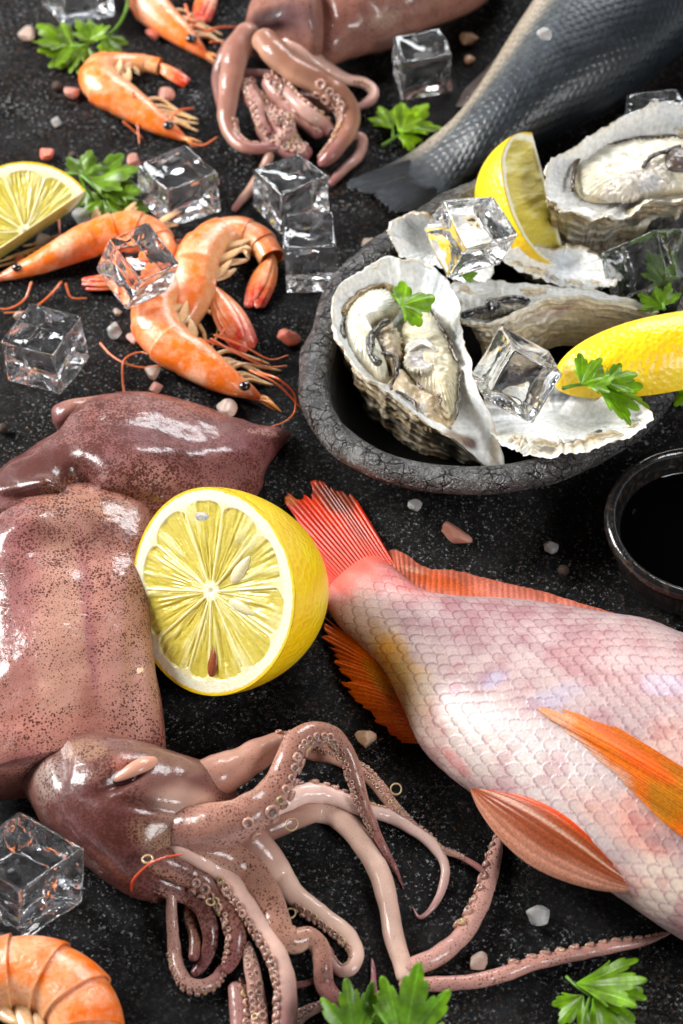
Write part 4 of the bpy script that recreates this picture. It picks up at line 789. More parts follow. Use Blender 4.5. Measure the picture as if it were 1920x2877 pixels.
fin('anal_fin', [(1440, 128), (1400, 185), (1350, 250), (1310, 300)], [(1425, 130), (1370, 190), (1305, 255), (1280, 300)], bsm, bass, (0.16, 0.12, 0.11), (20, 16, 12, 9), (10, 6, 3, 2), nray=14, seed=62, ray=0.4)
fin('dorsal_fin', [(1480, 395), (1600, 330), (1700, 275), (1800, 205)], [(1520, 405), (1620, 355), (1740, 300), (1835, 215)], bsm, bass, (0.018, 0.02, 0.026), (10, 14, 17, 18), (3, 3, 3, 4), nray=22, seed=63, ray=0.5)

# ------------------------------------------------------------------ rough black bowl
def bowl_mat():
    m, nt, bs = newmat('crackled_glaze'); co = coords(nt); rim = vcol(nt)
    wn = N(nt, 'ShaderNodeTexNoise', Scale=0.35, Detail=3); L(nt, co, wn.inputs['Vector'])
    ad = N(nt, 'ShaderNodeVectorMath', operation='MULTIPLY_ADD'); L(nt, wn.outputs['Color'], ad.inputs[0]); ad.inputs[1].default_value = (2.2, 2.2, 2.2); L(nt, co, ad.inputs[2])
    v = N(nt, 'ShaderNodeTexVoronoi', feature='DISTANCE_TO_EDGE', Scale=0.30, Randomness=1); L(nt, ad.outputs[0], v.inputs['Vector'])
    v2 = N(nt, 'ShaderNodeTexVoronoi', feature='DISTANCE_TO_EDGE', Scale=0.85, Randomness=1); L(nt, ad.outputs[0], v2.inputs['Vector'])
    pl = ramp(nt, v.outputs['Distance'], [(0.01, (0, 0, 0)), (0.07, (1, 1, 1))]); p2 = ramp(nt, v2.outputs['Distance'], [(0.0, (0, 0, 0)), (0.12, (1, 1, 1))])
    gate = ramp(nt, noise(nt, co, 0.16, 3), [(0.40, (0, 0, 0)), (0.55, (1, 1, 1))])
    g2 = ramp(nt, noise(nt, co, 0.11, 3), [(0.42, (0, 0, 0)), (0.56, (1, 1, 1))]); pl = mixc(nt, g2, (1, 1, 1), pl)
    h = mth(nt, 'ADD', mth(nt, 'MULTIPLY', pl, 1.0), mth(nt, 'MULTIPLY', mth(nt, 'MULTIPLY', p2, gate), 0.55)); h = mth(nt, 'ADD', h, mth(nt, 'MULTIPLY', noise(nt, co, 0.3, 6, 0.65), 2.0))
    h = mth(nt, 'MULTIPLY', h, rim)
    c = mixc(nt, noise(nt, co, 0.06, 3), (0.030, 0.029, 0.029), (0.20, 0.197, 0.195)); c = mixc(nt, pl, (0.012, 0.010, 0.010), c)
    c = mixc(nt, rim, (0.002, 0.002, 0.002), c); L(nt, mth(nt, 'MULTIPLY', rim, 0.6), bs.inputs['Metallic']); L(nt, mth(nt, 'ADD', mth(nt, 'MULTIPLY', rim, 0.5), 0.08), bs.inputs['Specular IOR Level'])
    L(nt, c, bs.inputs['Base Color']); bs.inputs['Metallic'].default_value = 0.55
    L(nt, mth(nt, 'SUBTRACT', 0.62, mth(nt, 'MULTIPLY', rim, 0.41)), bs.inputs['Roughness']); bs.inputs['Specular IOR Level'].default_value = 0.6
    bs.inputs['Coat Weight'].default_value = 0.0
    bump(nt, bs, h, 1.0, 0.85); return m
path = [(884, 1055), (896, 1150), (950, 1236), (1042, 1294), (1164, 1334), (1317, 1350), (1500, 1330), (1643, 1277), (1746, 1213), (1820, 1142), (1876, 1060), (1915, 990), (1945, 880), (1930, 760), (1880, 650), (1780, 570), (1640, 525), (1480, 515), (1340, 540), (1240, 590), (1140, 660), (1030, 740), (950, 830), (905, 950)]
q = P(np.array([p[0] for p in path]), np.array([p[1] for p in path]), 24.0)
nb_ = 520; C = cr(q, nb_, closed=True); ctr = C.mean(0); tg = nrm(np.roll(C, -1, 0)-np.roll(C, 1, 0)); on = np.cross(tg, [0, 0, 1]); on *= np.sign(((C-ctr)*on).sum())
bowl = thing('bowl', 'rough black stoneware bowl with a thick crackled rim, filled with oysters', 'bowl', (ctr[0], ctr[1], 0))
rows, rc = [], []
for f in (0.0, 0.25, 0.5, 0.68): rows.append(np.column_stack([(ctr+(C-ctr)*f)[:, :2], np.full(nb_, 4.0)])); rc.append(0.0)
rr_ = 4.7*(1+0.10*vn(np.stack([np.cos(np.linspace(0, 6.283, nb_))*3, np.sin(np.linspace(0, 6.283, nb_))*3, np.zeros(nb_)], -1), 5))
for o_, z_, k_ in [(-24, 6, 0), (-19, 7.5, 0), (-14, 11, 0), (-10, 15, 0), (-7, 18.5, 0.05), (-5, 21.5, 0.3)]: rows.append(np.column_stack([(C+on*o_)[:, :2], np.full(nb_, z_)])); rc.append(k_)
for a in np.linspace(math.pi, -1.0, 24): rows.append(C+on*(math.cos(a)*rr_)[:, None]+np.array([0, 0, 1.0])*(math.sin(a)*rr_*0.9)[:, None]); rc.append(1.0)
for o_, z_ in [(1.2, 18.8), (-1.5, 16.2), (-5.5, 12.5), (-10, 8.5), (-15, 4.5), (-19, 1.5), (-22, 0.3), (-25, 0.2)]: rows.append(np.column_stack([(C+on*o_)[:, :2], np.full(nb_, z_)])); rc.append(0.9)
V = np.array(rows); nz_ = fbm(V*0.09, 3, 6); rcv = np.array(rc)[:, None]*np.ones((1, nb_)); V = V+on[None]*(nz_*1.6*rcv)[..., None]; V[..., 2] = np.maximum(V[..., 2]+nz_*1.2*rcv*(V[..., 2] > 3), 0.1)
mk('bowl_body', V, gf(len(rows), nb_, cv=True)[:, ::-1], bowl_mat(), bowl, col=np.repeat(np.array(rc), nb_)[:, None]*np.ones((1, 3)))

# ------------------------------------------------------------------ sauce dish
m, nt, bs = newmat('black_glaze'); bs.inputs['Base Color'].default_value = (0.010, 0.009, 0.009, 1); bs.inputs['Roughness'].default_value = 0.16; co = coords(nt)
wr_ = noise(nt, co, 0.5, 4); L(nt, mixc(nt, ramp(nt, wr_, [(0.5, (0, 0, 0)), (0.7, (0.8,)*3)]), (0.010, 0.009, 0.009), (0.05, 0.032, 0.022)), bs.inputs['Base Color']); bump(nt, bs, noise(nt, co, 0.25, 3), 0.4, 0.5); dishm = m
dc = P(1975, 1466, 22); dc[2] = 0; dish = thing('sauce_dish', 'small round glossy black dish of dark soy sauce at the right edge', 'dish', dc)
pr = [(0, 3.5), (15, 4), (22, 7), (23.5, 13), (24.5, 18), (24.9, 20.3), (25.6, 22.4), (27.0, 23.2), (28.4, 22.4), (28.8, 20.6), (28.2, 18.4), (26.5, 14), (24.5, 8), (21, 3), (18, 0.3), (15, 0.2)]
pr = cr([(a, b, 0) for a, b in pr], 70)[:, :2]; a = np.linspace(0, 2*math.pi, 160, endpoint=False)
V = np.stack([pr[:, 0][:, None]*np.cos(a), pr[:, 0][:, None]*np.sin(a), pr[:, 1][:, None]+0*a], -1)+dc
mk('dish_body', V, gf(70, 160, cv=True), dishm, dish, col=np.ones((70*160, 3)))
m, nt, bs = newmat('soy_sauce'); bs.inputs['Base Color'].default_value = (0.0006, 0.0004, 0.0003, 1); bs.inputs['Roughness'].default_value = 0.02; bs.inputs['Specular IOR Level'].default_value = 0.35
r_ = np.array([0, 8, 16, 21, 23, 23.9, 24.3]); z_ = np.array([15, 15, 15, 15, 15.05, 15.3, 15.8])
V = np.stack([r_[:, None]*np.cos(a), r_[:, None]*np.sin(a), z_[:, None]+0*a], -1)+dc
o = mk('soy_sauce', V, gf(7, 160, cv=True), m, org=dc); tag(o, 'still dark soy sauce filling the small black dish', 'sauce')

# ------------------------------------------------------------------ oysters
shellm, nt, bs, co = flesh('oyster_shell', rough=0.36, sss=0.08, bsc=0.9, bh=0.22, coat=0.25, coatr=0.2, vary=0.12)
meatm, nt, bs, co = flesh('oyster_meat', rough=0.26, sss=0.4, rad=(2.2, 1.8, 1.2), bsc=0.5, bh=0.5, coat=0.7, coatr=0.05, vary=0.16)
OUTC = [np.array([0.72, 0.60, 0.42]), np.array([0.34, 0.21, 0.09]), np.array([0.20, 0.19, 0.10]), np.array([0.84, 0.79, 0.68]), np.array([0.07, 0.055, 0.05])]
def oyster(name, label, rim, ctr_, zc, base, bsc_, seed, cup=2.0, inner=(), olive=0.3, drop=None, group='oysters and shells in the bowl', out=None, wave=0.8, basez=5.0, lay=7, dk=0.8):
    """rim rows (px,py,z); ctr_ = px,py of the deepest inside point with height zc; base = px,py where the outside rests; bsc_ scale of the foot"""
    t = thing(name, label, 'oyster' if name == 'oyster' else 'shell', P(base[0], base[1], basez), group)
    q = np.array([P(a, b, z) for a, b, z in rim]); n = 360; Rm = cr(q, n, closed=True); a = np.linspace(0, 2*math.pi, n, endpoint=False)
    cir = np.stack([np.cos(a), np.sin(a), a*0], -1); cen = P(ctr_[0], ctr_[1], zc)
    out_ = nrm((Rm-cen)*np.array([1, 1, 0]))
    jag = vn(cir*9, seed)*0.55+vn(cir*24, seed+1)*0.35+vn(cir*55, seed+2)*0.15
    Rm = Rm+out_*(jag*wave)[:, None]; Rm[:, 2] += (vn(cir*6, seed+3)*1.2+vn(cir*20, seed+4)*0.4)*wave
    k = np.linspace(0.0, 1, 70); ring = []
    for f in k: p_ = cen+(Rm-cen)*f; p_[:, 2] = cen[2]+(Rm[:, 2]-cen[2])*f**cup; ring.append(p_)
    Vi = np.array(ring); nI = fbm(Vi*0.12, 4, seed+6); Vi[..., 2] += nI*0.5*(k**0.5*(1-k**6))[:, None]
    Vi[..., 2] += 0.3*np.sin(k*40+3*nI[:, :].mean())[:, None]*0.3
    ci = mix(np.array([0.90, 0.90, 0.87]), np.array([0.74, 0.77, 0.80]), sm(0.0, 0.4, fbm(Vi*0.07, 3, seed+8)))
    ci = mix(ci, np.array([0.70, 0.60, 0.42]), 0.8*sm(0.955, 1.0, k)[:, None]*sm(-0.3, 0.3, fbm(Vi*0.2, 3, seed+9)))
    if inner: ci = paint(Vi, ci, inner, 0.4, 0.15, seed).reshape(Vi.shape)
    # outside, from the lip down to the foot in overlapping layers
    bc = P(base[0], base[1], basez); m_ = 90; x = np.linspace(0, 1, m_); Vo = []
    foot = bc+(Rm-Rm.mean(0))*np.array([1, 1, 0])*bsc_; foot[:, 2] = basez
    for f in x:
        e_ = math.sin(f*math.pi/2)**1.1; p_ = Rm*(1-e_)+foot*e_
        p_[:, 2] = Rm[:, 2]+(foot[:, 2]-Rm[:, 2])*(1-math.cos(f*math.pi/2))**0.9-1.0*min(1, f*12)
        ph = f*lay+0.9*vn(np.column_stack([cir[:, 0]*2, cir[:, 1]*2, np.full(n, f*2)]), seed+11)
        saw = (ph % 1.0); p_ = p_+out_*((1-saw)*0.7*sm(0.0, 0.1, f)+2.2*fbm(np.column_stack([cir[:, :2]*5, np.full(n, f*5)]), 3, seed+12))[:, None]*sm(0, 0.06, f)
        Vo.append(p_)
    Vo = np.array(Vo)
    fz = x[:, None]*np.ones((1, n)); pz = np.stack([cir[:, 0][None]*3+fz*0, cir[:, 1][None]*3+fz*0, fz*9], -1)
    n1 = fbm(pz, 4, seed+13); n2 = fbm(pz*np.array([1, 1, 3.0]), 3, seed+14); n3 = fbm(Vo*0.4, 3, seed+15)
    co_ = mix(OUTC[0], OUTC[3], sm(0.0, 0.35, n1)); co_ = mix(co_, OUTC[1], dk*sm(0.05, 0.3, n2)); co_ = mix(co_, OUTC[2], olive*sm(0.0, 0.4, n3+n1)); co_ = mix(co_, OUTC[4], dk*sm(0.16, 0.34, -n2+0.3*n3))
    co_ = mix(co_, np.array([0.84, 0.79, 0.68]), sm(0.22, 0.0, x)[:, None]*np.ones((1, n)))
    if out: co_ = paint(Vo, co_, out, 0.4, 0.15, seed).reshape(Vo.shape)
    V = np.concatenate([Vi, Vo], 0); c = np.concatenate([ci, co_], 0)
    mk('shell', V, gf(len(V), n, cv=True), shellm, t, col=c)
    return t
def blob(name, pts, zr, hgt, col, mat, parent, seed, c0=None, spots=(), wr=1.0, pw=0.5, n=160, fr=0.0, edge=None, rib=0):
    """soft mass with a photo outline pts(px,py), rim height zr, raised by hgt in the middle"""
    q = np.array([P(a, b, zr if np.isscalar(zr) else zr[i]) for i, (a, b) in enumerate(pts)]); Rm = cr(q, n, closed=True); cen = Rm.mean(0) if c0 is None else P(c0[0], c0[1], Rm[:, 2].mean())
    a = np.linspace(0, 2*math.pi, n, endpoint=False); cir = np.stack([np.cos(a), np.sin(a), a*0], -1)
    Rm = Rm+nrm((Rm-cen)*np.array([1, 1, 0]))*(fr*vn(cir*14, seed))[:, None]
    k = np.linspace(0, 1, 44); V = []
    for f in k: p_ = cen+(Rm-cen)*f; p_[:, 2] = cen[2]+(Rm[:, 2]-cen[2])*f+hgt*(1-f**2.4)**pw; V.append(p_)
    V = np.array(V); V[..., 2] += (wr*fbm(V*0.22, 3, seed)*sm(1, 0.85, k)[:, None])
    V[..., 2] += 0.30*np.sin(np.arange(n)*2*math.pi/n*rib)[None]*sm(0.55, 0.8, k)[:, None]*sm(1.0, 0.93, k)[:, None]*(rib > 0)
    lo = V[-1]+(cen-V[-1])*0.12; lo[:, 2] -= 2.0; V = np.concatenate([V, lo[None]], 0)
    c = paint(V, np.asarray(col, float), spots, 0.4, 0.2, seed).reshape(V.shape)
    if edge is not None: c = mix(c, np.asarray(edge[0], float), (sm(edge[1], 1.0, np.append(k, 1))[:, None]*np.ones((1, n))))
    return mk(name, V, gf(45, n, cv=True), mat, parent, col=c)
def frill(pts, r, parent, z, col=(0.045, 0.03, 0.022), seed=1):
    C, rr = trace([(a, b, r*1.5, z if np.isscalar(z) else z[i]) for i, (a, b) in enumerate(pts)], 90)
    C = C+0.45*np.stack([vn(C*0.45, seed), vn(C*0.45, seed+1), vn(C*0.45, seed+2)], -1)
    V = tube(C, rr*(1+0.35*vn(C*0.55, seed+5)), rr*0.9, nv=8); mk('mantle_frill', V, gf(90, 8, cv=True), meatm, parent, col=np.broadcast_to(np.array(col), V.shape))
def zz(pts, x0, y0, k): return [(x0+k*a, y0+k*b) for a, b in pts]
CR_ = (0.68, 0.60, 0.40)
rim = [(1093, 724, 36), (1124, 731, 36), (1193, 733, 36), (1231, 765, 35), (1262, 793, 34), (1289, 845, 33), (1293, 907, 32), (1313, 975, 31), (1334, 1062, 30), (1358, 1130, 28), (1382, 1175, 26), (1399, 1223, 22), (1420, 1314, 15), (1385, 1322, 16), (1330, 1275, 22), (1258, 1222, 28), (1210, 1198, 30), (1141, 1146, 32), (1072, 1091, 33), (1014, 1046, 33), (976, 991, 33), (952, 955, 33), (938, 913, 33), (933, 858, 34), (941, 827, 34), (965, 786, 35), (1014, 762, 35), (1052, 738, 36)]
oy1 = oyster('oyster', 'largest open oyster at the left of the bowl, one parsley leaf on it', rim, (1150, 1000), 21, (1155, 1118), 0.78, 71, cup=2.6,
   inner=[(1320, 1245, (34, 22, 20), (0.10, 0.035, 0.02), 0.95), (1280, 1225, (40, 10, 20), (0.30, 0.16, 0.06), 0.8), (1390, 1250, (14, 60, 0), (0.56, 0.44, 0.28), 0.7)], out=[(1380, 1300, 60, (0.66, 0.58, 0.44), 0.6)])
Z4 = (900, 700, .3444)
blob('mantle_lobe', zz([(175, 600), (240, 490), (330, 400), (450, 335), (560, 335), (650, 410), (650, 500), (600, 570), (520, 610), (440, 680), (415, 780), (440, 890), (520, 950), (560, 1080), (500, 1120), (400, 1030), (260, 900), (195, 760)], *Z4), 26, 6.5, (0.74, 0.70, 0.54), meatm, oy1, 81, rib=52, c0=(1022, 920), pw=0.45, wr=0.5, edge=((0.42, 0.34, 0.20), 0.86), spots=[(1040, 870, (60, 30, -20), (0.78, 0.77, 0.70), 0.7)])
blob('body_mass', zz([(670, 640), (760, 540), (880, 480), (990, 620), (1070, 780), (1125, 930), (1140, 1150), (1120, 1300), (1080, 1410), (1000, 1380), (940, 1240), (860, 1200), (740, 1080), (670, 960), (650, 800)], *Z4), 24.5, 6.0, CR_, meatm, oy1, 82, rib=46, c0=(1210, 1020), wr=1.2, pw=0.5, edge=((0.50, 0.42, 0.26), 0.88), spots=[(1180, 930, (40, 40, 0), (0.74, 0.70, 0.56), 0.6), (1255, 1110, (20, 70, 0), (0.58, 0.50, 0.30), 0.6), (1200, 1100, (60, 30, 40), (0.60, 0.52, 0.40), 0.6)])
blob('adductor_muscle', zz([(690, 930), (700, 850), (760, 780), (860, 770), (940, 830), (950, 910), (920, 970), (860, 1010), (790, 1000), (720, 980)], *Z4), 30.2, 0.5, (0.44, 0.39, 0.35), meatm, oy1, 83, wr=1.2, fr=0.8, edge=((0.60, 0.55, 0.44), 0.6), spots=[(1170, 1005, 26, (0.34, 0.29, 0.27), 0.7), (1210, 990, 20, (0.60, 0.60, 0.60), 0.7)])
blob('muscle_cap', zz([(700, 820), (720, 770), (800, 735), (880, 745), (930, 790), (940, 840), (880, 800), (800, 790), (740, 830)], *Z4), 30.5, 1.0, (0.74, 0.71, 0.64), meatm, oy1, 84, wr=0.6, fr=0.5)
blob('gill_fold', zz([(420, 1080), (520, 1010), (600, 960), (660, 1020), (760, 1120), (880, 1200), (960, 1260), (1090, 1370), (1050, 1470), (960, 1490), (880, 1480), (800, 1410), (700, 1300), (560, 1190)], *Z4), 23.5, 4.2, (0.56, 0.44, 0.28), meatm, oy1, 85, wr=2.2, fr=1.0, spots=[(1215, 1190, (30, 20, 0), (0.62, 0.44, 0.20), 0.7), (1150, 1120, (50, 14, 45), (0.66, 0.62, 0.55), 0.7), (1190, 1150, (14, 40, 0), (0.50, 0.50, 0.50), 0.6)])
blob('gill_fold', zz([(420, 760), (470, 640), (560, 590), (600, 640), (650, 720), (670, 820), (640, 960), (600, 1040), (560, 960), (500, 920), (440, 860)], *Z4), 27, 4.0, (0.42, 0.33, 0.22), meatm, oy1, 86, wr=2.6, fr=1.0, spots=[(1060, 950, (25, 25, 0), (0.50, 0.42, 0.32), 0.8), (1070, 990, (22, 26, 0), (0.08, 0.07, 0.06), 0.9), (1115, 950, (20, 40, 0), (0.62, 0.52, 0.36), 0.7)])
frill(zz([(190, 740), (175, 660), (178, 580), (240, 490), (330, 400), (430, 335), (540, 322), (620, 365), (660, 450)], *Z4), 5, oy1, 30, (0.06, 0.04, 0.02), 1)
frill(zz([(180, 540), (250, 450), (330, 380), (430, 318), (530, 308), (600, 335)], *Z4), 7, oy1, 30.5, (0.22, 0.15, 0.06), 2)
frill(zz([(580, 575), (470, 645), (412, 740), (418, 860), (500, 935)], *Z4), 7, oy1, 32.5, (0.05, 0.04, 0.025), 3)
frill(zz([(500, 850), (560, 845), (600, 860), (632, 960), (600, 1060), (570, 1110), (590, 1140)], *Z4), 3.5, oy1, 31.5, (0.03, 0.02, 0.015), 4)
frill(zz([(620, 1150), (700, 1200), (770, 1260), (800, 1370)], *Z4), 3, oy1, 28.5, (0.05, 0.03, 0.02), 5)
frill(zz([(850, 465), (940, 560), (1030, 700), (1085, 820), (1125, 935)], *Z4), 4, oy1, 29, (0.07, 0.045, 0.02), 6)
frill(zz([(1158, 985), (1132, 1080), (1138, 1200), (1118, 1310), (1100, 1390)], *Z4), 3, oy1, 27.5, (0.06, 0.04, 0.02), 7)
frill(zz([(780, 1090), (850, 1150)], *Z4), 3, oy1, 31, (0.07, 0.04, 0.03), 8)
frill(zz([(950, 1190), (985, 1220), (975, 1280), (1040, 1340)], *Z4), 2.6, oy1, 30, (0.12, 0.07, 0.03), 9)
rim = [(1547, 453, 46), (1609, 416, 48), (1664, 379, 49), (1725, 343, 50), (1805, 306, 50), (1866, 285, 50), (1912, 292, 50), (1990, 310, 49), (2080, 380, 46), (2110, 470, 44), (2050, 540, 43), (1920, 560, 44), (1817, 572, 44), (1756, 608, 43), (1694, 616, 42), (1620, 596, 41), (1570, 578, 41), (1540, 560, 42), (1527, 520, 44), (1537, 480, 45)]
oy2 = oyster('oyster', 'open oyster with green rough underside at the upper right, tilted on the back rim', rim, (1790, 480), 34, (1700, 648), 0.62, 91, cup=2.6, olive=0.7, basez=12, wave=1.3, out=[(1600, 560, (70, 50, 0), (0.30, 0.27, 0.10), 0.6), (1640, 660, (110, 60, 0), (0.45, 0.43, 0.38), 0.6)])
Z2 = (960, 0, .6122)
blob('body_mass', zz([(1065, 850), (1075, 730), (1150, 690), (1300, 655), (1450, 640), (1600, 650), (1760, 700), (1790, 800), (1700, 870), (1568, 885), (1400, 905), (1250, 930), (1120, 920)], *Z2), 39, 5.5, (0.70, 0.64, 0.48), meatm, oy2, 92, rib=60, wr=0.9, edge=((0.50, 0.42, 0.26), 0.9), spots=[(1690, 440, (110, 26, -12), (0.80, 0.77, 0.66), 0.7), (1760, 545, (90, 20, -10), (0.56, 0.46, 0.30), 0.6)])
blob('gill_fold', zz([(1180, 900), (1280, 810), (1400, 760), (1500, 790), (1500, 850), (1400, 890), (1290, 920)], *Z2), 43, 3.0, (0.54, 0.48, 0.40), meatm, oy2, 93, wr=2.2, fr=1.0, spots=[(1830, 515, 30, (0.50, 0.50, 0.52), 0.7)])
blob('adductor_muscle', zz([(1480, 740), (1500, 700), (1568, 690), (1640, 720), (1640, 770), (1568, 790), (1500, 780)], *Z2), 44, 3, (0.10, 0.07, 0.055), meatm, oy2, 94, wr=0.8)
frill(zz([(1062, 880), (1068, 780), (1110, 710), (1240, 660), (1400, 632), (1568, 632), (1760, 670)], *Z2), 4, oy2, 42.5, (0.07, 0.045, 0.025), 11)
frill(zz([(1380, 770), (1430, 720), (1500, 690), (1560, 670)], *Z2), 4, oy2, 46, (0.05, 0.035, 0.025), 12)
rim = [(1262, 812, 24), (1290, 790, 25), (1345, 780, 25), (1411, 790, 25), (1480, 800, 25), (1549, 800, 25), (1660, 814, 25), (1750, 835, 24), (1849, 872, 20), (1790, 862, 25), (1688, 838, 30), (1605, 830, 31), (1538, 836, 31), (1466, 872, 30), (1383, 900, 29), (1300, 902, 28), (1268, 870, 26)]
oy3 = oyster('oyster', 'narrow oyster lying across the middle of the bowl, its layered cream shell facing front', rim, (1400, 845), 20, (1535, 950), 0.72, 101, cup=2.0, olive=0.25, dk=0.45, basez=9, out=[(1540, 880, (100, 14, -18), (0.40, 0.20, 0.17), 0.7), (1480, 900, (120, 20, -15), (0.70, 0.66, 0.56), 0.6)], lay=6)
Z3 = (1050, 560, .5549)
blob('gill_fold', zz([(440, 600), (540, 560), (620, 520), (700, 505), (780, 520), (760, 560), (640, 590), (520, 605)], *Z3), 25, 3, (0.20, 0.17, 0.12), meatm, oy3, 102, wr=2.0, fr=0.8, spots=[(1460, 857, 20, (0.50, 0.46, 0.36), 0.8)])
frill(zz([(440, 590), (500, 570), (570, 560), (590, 530), (650, 510), (740, 505), (790, 520)], *Z3), 7, oy3, 28.5, (0.02, 0.018, 0.018), 13)
frill(zz([(570, 530), (600, 520), (620, 545), (600, 570)], *Z3), 9, oy3, 30, (0.015, 0.014, 0.015), 14)
rim = [(1375, 1100, 22), (1450, 1080, 24), (1529, 1068, 25), (1632, 1066, 27), (1735, 1112, 34), (1834, 1158, 38), (1806, 1203, 37), (1701, 1250, 35), (1618, 1276, 33), (1536, 1288, 31), (1460, 1276, 28), (1405, 1246, 23), (1370, 1180, 21)]
sh1 = oyster('oyster_shell', 'empty fan shaped white shell at the front right of the bowl, rim leaning out', rim, (1560, 1170), 20, (1560, 1200), 0.66, 111, cup=1.4, olive=0.5, basez=6, wave=1.1, inner=[(1585, 1110, (60, 26, -12), (0.10, 0.11, 0.14), 0.85), (1625, 1100, (26, 12, -12), (0.50, 0.54, 0.58), 0.8), (1480, 1240, (90, 20, 15), (0.68, 0.60, 0.42), 0.4)])
rim = [(1091, 663, 35), (1102, 629, 36), (1143, 606, 36), (1210, 612, 36), (1300, 640, 34), (1370, 700, 32), (1385, 770, 28), (1310, 795, 27), (1212, 740, 30), (1130, 722, 33)]
sh2 = oyster('oyster_shell', 'empty white shell at the back left of the bowl, half under an ice cube', rim, (1230, 690), 27, (1240, 720), 0.7, 121, cup=1.5, basez=12, wave=1.0, inner=[(1170, 640, (50, 30, 10), (0.60, 0.62, 0.64), 0.5)])
rim = [(1405, 722, 28), (1460, 690, 28), (1556, 700, 28), (1632, 700, 28), (1701, 735, 28), (1745, 775, 27), (1722, 806, 27), (1598, 802, 27), (1494, 775, 27)]
sh3 = oyster('oyster_shell', 'empty pale shell under the tall lemon wedge', rim, (1580, 745), 20, (1580, 770), 0.75, 131, cup=1.6, basez=10, wave=0.9)

# ------------------------------------------------------------------ clear acrylic ice cubes
def ice_mat():
    m, nt, bs = newmat('clear_ice'); co = coords(nt)
    bs.inputs['Base Color'].default_value = (0.985, 0.99, 1, 1); bs.inputs['Roughness'].default_value = 0.0; bs.inputs['IOR'].default_value = 1.47
    bs.inputs['Transmission Weight'].default_value = 1.0
    bump(nt, bs, noise(nt, co, 0.16, 2), 0.7, 0.6)
    df = N(nt, 'ShaderNodeBsdfDiffuse'); df.inputs['Color'].default_value = (0.92, 0.94, 0.98, 1); tl = N(nt, 'ShaderNodeBsdfTranslucent'); tl.inputs['Color'].default_value = (0.92, 0.94, 0.98, 1); m0 = N(nt, 'ShaderNodeMixShader'); L(nt, df.outputs[0], m0.inputs[1]); L(nt, tl.outputs[0], m0.inputs[2])
    f = mth(nt, 'MULTIPLY', ramp(nt, noise(nt, co, 0.22, 6, 0.7), [(0.44, (0.03,)*3), (0.75, (0.7,)*3)]), 0.13)
    mx = N(nt, 'ShaderNodeMixShader'); L(nt, f, mx.inputs[0]); L(nt, bs.outputs[0], mx.inputs[1]); L(nt, m0.outputs[0], mx.inputs[2]); L(nt, mx.outputs[0], nt.nodes['Material Output'].inputs[0]); return m
icem = ice_mat()
GI = 'clear ice cubes'
def ice_cam(label, corner, edges, zmin, seed):
    """a tipped cube: its nearest corner in the photo and its three edges as (px right, px down, px away)"""
    z = zmin+25.0
    for _ in range(30):
        O = P(corner[0], corner[1], z); k = float(S(corner[0], corner[1], z)); e = [RT*a*k-UPV*b*k+FW*c*k for a, b, c in edges]
        lo = min((O+i*e[0]+j*e[1]+l*e[2])[2] for i in (0, 1) for j in (0, 1) for l in (0, 1)); z += (zmin-lo)*0.8
    a, b, c = e
    return ice(label, None, None, None, None, seed, q8=([O, O+a, O+a+b, O+b], [O+c, O+a+c, O+a+b+c, O+b+c]))
def ice(label, top, zt, off, zb, seed, n=22, q8=None):
    if q8: tp, bt = np.array(q8[0]), np.array(q8[1])
    else: tp = np.array([P(a, b, zt if np.isscalar(zt) else zt[i]) for i, (a, b) in enumerate(top)]); bt = np.array([P(a+off[0], b+off[1], zb if np.isscalar(zb) else zb[i]) for i, (a, b) in enumerate(top)])
    # unit cube surface: six gridded faces, rounded edges, hollowed faces
    rng = random.Random(seed); g = np.linspace(-1, 1, n); U_, V_ = np.meshgrid(g, g, indexing='ij'); Vs, Fs = [], []; o0 = 0
    for ax in range(3):
        for sg in (-1, 1):
            p = np.zeros((n, n, 3)); p[..., ax] = sg; p[..., (ax+1) % 3] = U_ if sg > 0 else V_; p[..., (ax+2) % 3] = V_ if sg > 0 else U_
            Vs.append(p.reshape(-1, 3)); Fs.append(gf(n, n, off=o0)); o0 += n*n
    p = np.vstack(Vs); F = np.vstack(Fs)
    key = np.round((p+1)*(n-1)/2).astype(int); kk = key[:, 0]*10000+key[:, 1]*100+key[:, 2]; un, idx, inv = np.unique(kk, return_index=True, return_inverse=True); F = inv.reshape(-1)[F]; p = p[idx]
    rd = 0.10; inner = np.clip(p, -1+rd, 1-rd); d = p-inner; p2 = inner+d/np.maximum(np.linalg.norm(d, axis=1, keepdims=True), 1e-9)*rd
    ab = np.abs(p)
    for ax in range(3):
        a1, a2 = p[:, (ax+1) % 3], p[:, (ax+2) % 3]; f = (ab[:, ax] > 0.999)*(1-a1**2)*(1-a2**2)
        s_ = rng.uniform(0.10, 0.2); p2[:, ax] -= np.sign(p[:, ax])*s_*f
    p2 = p2+0.05*np.stack([vn(p*1.3, seed), vn(p*1.3, seed+1), vn(p*1.3, seed+2)], -1)
    u, v, w = (p2[:, 0]+1)/2, (p2[:, 1]+1)/2, (p2[:, 2]+1)/2
    u, v, w = u[:, None], v[:, None], w[:, None]
    bl = lambda q: q[0]*(1-u)*(1-v)+q[1]*u*(1-v)+q[2]*u*v+q[3]*(1-u)*v
    V = bl(bt)*(1-w)+bl(tp)*w
    V = V.mean(0)+(V-V.mean(0))*1.02
    c = V.mean(0); nrm_s = (np.cross(V[F[:, 1]]-V[F[:, 0]], V[F[:, 3]]-V[F[:, 0]])*(V[F].mean(1)-c)).sum()
    if nrm_s < 0: F = F[:, ::-1]
    o = mk('ice_cube', V, F, icem, col=np.ones((len(V), 3))); tag(o, label, 'ice cube', GI); return o
